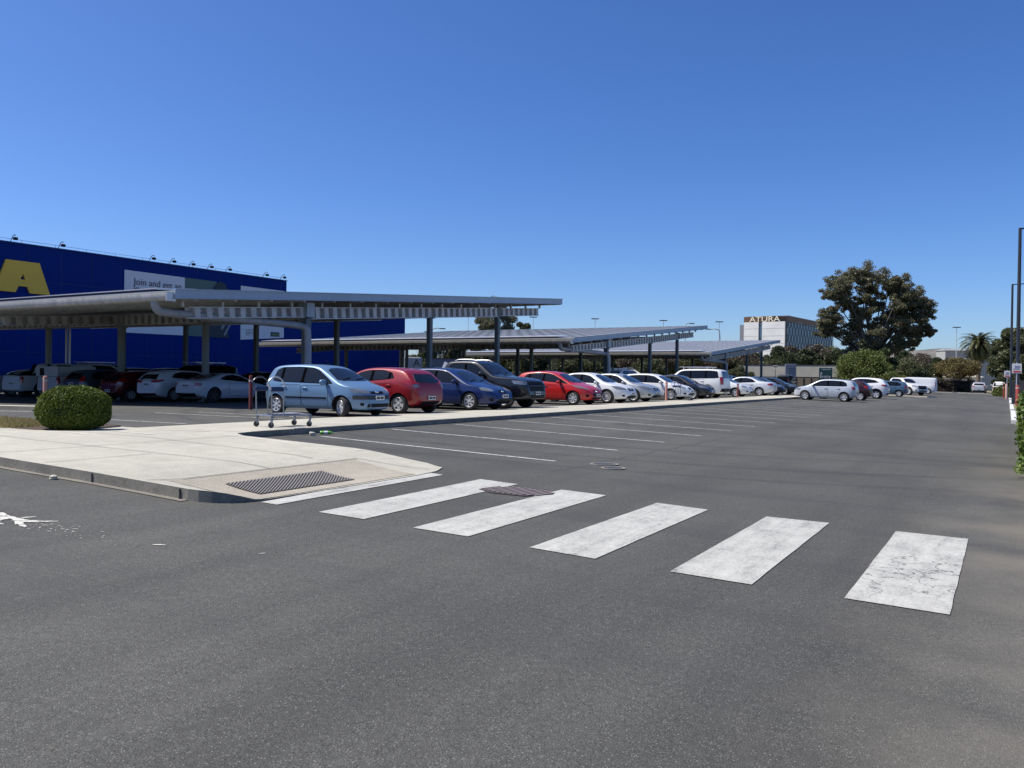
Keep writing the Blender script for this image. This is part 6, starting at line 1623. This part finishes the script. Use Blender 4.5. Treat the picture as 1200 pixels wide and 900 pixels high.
for i in range(n + 1):
    x = -2.6 + 5.2 * i / n; vs += [(x, -.12 * (i % 2), 0), (x, -.12 * (i % 2), hs)]
mb = MB(); mb.add(vs, [(2 * i, 2 * i + 2, 2 * i + 3, 2 * i + 1) for i in range(n)]); mb.box((0, 2.6, hs / 2), (5.2, 5, hs)); mb.build('wall', SHM, sh)
mb = MB(); mb.box((0, 2.5, hs + .1), (5.6, 5.4, .18)); mb.build('roof', mat('shed_roof', (.22, .24, .26), .5), sh)
# pale box with a dark letter, and curved white roofs behind the palms
q = tsp(483, 105); cb = empty('pale_box', q, R(30.85), 'pale box with a dark letter A at the corner of the blue store', 'container'); hb_ = EYE + (440 - 420) * 105 / FPX
mb = MB(); mb.box((0, 1, hb_ / 2), (2.1, 2, hb_), 0, 0, .05); mb.build('body', mat('box_pale', (.40, .41, .41), .6), cb)
mb = MB()
for i in range(5): mb.box((-.85 + i * .28, -.02, hb_ / 2), (.05, .04, hb_ * .9))
mb.build('ribs', mat('box_ribs', (.28, .29, .30), .6), cb)
me = text_mesh('A', 1.35); me.transform(Matrix(((1, 0, 0, .10), (0, 0, -1, -.06), (0, 1, 0, hb_ - 1.15), (0, 0, 0, 1)))); me.materials.clear(); obj('lettering', me, DGREY, cb)
q = tsp(527, 108); gw = empty('grey_wall', q, R(30.85), 'plain grey wall behind the sports bar of the black ute', 'wall'); hg_ = EYE + (440 - 421.5) * 108 / FPX
mb = MB(); mb.box((0, 0, hg_ / 2), (6.2, .3, hg_)); mb.build('panel', mat('wall_greyp', (.17, .18, .20), .7), gw); mb = MB(); mb.box((0, 0, hg_ + .05), (6.3, .4, .1)); mb.build('coping', DGREY, gw)
q = tsp(536, 175); tr_ = empty('terminal_roof', q, R(30.85), 'white curved louvred roofs glimpsed behind the palms', 'building'); 
for i in range(6):
    z = EYE + (446 - 421 + i * 3.2) * 175 / FPX; mb = MB(); pts = [(-4.8 + 9.6 * t / 10, .3 * i, z + .55 * math.sin(math.pi * t / 10 * .8)) for t in range(11)]
    for a, b in zip(pts[:-1], pts[1:]): mb.bar(a, b, .8, .28)
    mb.build('louvre', mat('louvre_white', (.55, .58, .60), .5), tr_)
mb = MB(); mb.box((0, 2.5, 2.6), (10, 2, 5.4)); mb.build('hall', mat('hall_blue', (.10, .13, .17), .5), tr_)
p = at(908.7, 430.6, 118); fl_ = empty('dish_aerial', (p.x, p.y, gz(p.x, p.y)), 0, 'white dish on a thin pole in front of the cream wall', 'dish')
mb = MB(); mb.tube([(0, 0, 0), (0, 0, p.z - .4)], .04, 6); mb.build('pole', DGREY, fl_)
mb = MB(); mb.lathe([(.001, -.2), (.34, -.05), (.42, .08), (.30, .10), (.001, .0)], 16, (0, 0, p.z)); mb.build('dish', WHITE, fl_, True)

# hills on the skyline
def ridge(name, pts, D, dz, m, back=500):
    top = [at(px, py, D) for px, py in pts]; vs = []
    for t in top: vs += [(t.x * .72, t.y * .72, -6), (t.x, t.y, t.z), (t.x * 1.3, t.y * 1.3, -30)]
    n = len(top); fs = [(3 * i + a, 3 * i + 3 + a, 3 * i + 4 + a, 3 * i + 1 + a) for i in range(n - 1) for a in (0, 1)]
    me = bpy.data.meshes.new(name); me.from_pydata(vs, [], fs); me.update(); bm = bmesh.new(); bm.from_mesh(me); bmesh.ops.subdivide_edges(bm, edges=bm.edges[:], cuts=3, use_grid_fill=True)
    for v in bm.verts:
        if v.co.z > 0: v.co.z *= 1 + .05 * math.sin(v.co.x * .021) + .03 * math.sin(v.co.x * .05 + v.co.y * .03)
    bmesh.ops.recalc_face_normals(bm, faces=bm.faces); bm.to_mesh(me); bm.free(); o = obj(name, me, m); me.polygons.foreach_set('use_smooth', [True] * len(me.polygons)); o['kind'] = 'structure'; return o
HILL = mat('hill_cover', rough=.95); k = NT(HILL); c = k.ramp(k.noise(.02, 8, .75), [(.3, (.08, .09, .075)), (.5, (.15, .135, .115)), (.7, (.20, .18, .16))]); k.l(c, k.b.inputs['Base Color'])
ridge('hills', [(-500, 436), (-100, 432), (200, 430), (440, 428), (560, 424), (700, 426), (820, 424), (900, 420), (980, 416), (1040, 411), (1085, 408.5), (1110, 407.5), (1150, 406), (1200, 407), (1400, 418), (1900, 440)], 1500, 0, HILL)

# ================================================================== SKY, SUN, CAMERA
w = bpy.data.worlds.new('World'); scn.world = w; w.use_nodes = True
nt = w.node_tree; bg = nt.nodes['Background']; sk = nt.nodes.new('ShaderNodeTexSky'); sk.sky_type = 'NISHITA'; sk.sun_disc = False
SD = Vector((-.89, -.44, 0)).normalized(); EL = R(57)
SD = Vector((SD.x * math.cos(EL), SD.y * math.cos(EL), math.sin(EL)))
sk.sun_elevation = EL; sk.sun_rotation = math.atan2(SD.x, SD.y); sk.altitude = 0; sk.air_density = .8; sk.dust_density = .8; sk.ozone_density = 8
hs = nt.nodes.new('ShaderNodeHueSaturation'); hs.inputs['Hue'].default_value = .509; hs.inputs['Saturation'].default_value = 1.15
nt.links.new(sk.outputs[0], hs.inputs['Color']); nt.links.new(hs.outputs[0], bg.inputs['Color']); bg.inputs['Strength'].default_value = .10
sl = bpy.data.lights.new('sun', 'SUN'); sl.energy = 4.0; sl.angle = R(.53); sl.color = (1, .94, .84)
so = bpy.data.objects.new('sun', sl); COL.objects.link(so); so.rotation_euler = SD.to_track_quat('Z', 'Y').to_euler()
cam = bpy.data.cameras.new('camera'); co = bpy.data.objects.new('camera', cam); COL.objects.link(co)
cam.sensor_width = 36; cam.sensor_fit = 'HORIZONTAL'; cam.lens = 36 * FPX / 1200; cam.clip_end = 8000; cam.clip_start = .05
M = Matrix(((RT.x, UP.x, -FW.x, 0), (RT.y, UP.y, -FW.y, 0), (RT.z, UP.z, -FW.z, EYE), (0, 0, 0, 1))); co.matrix_world = M
scn.camera = co
vs = scn.view_settings; vs.view_transform = 'Standard'; vs.look = 'None'; vs.gamma = 1; vs.exposure = .6; vs.use_curve_mapping = False
scn.render.resolution_x, scn.render.resolution_y = 1024, 768
scn.cycles.max_bounces = 6; scn.cycles.caustics_reflective = False; scn.cycles.caustics_refractive = False
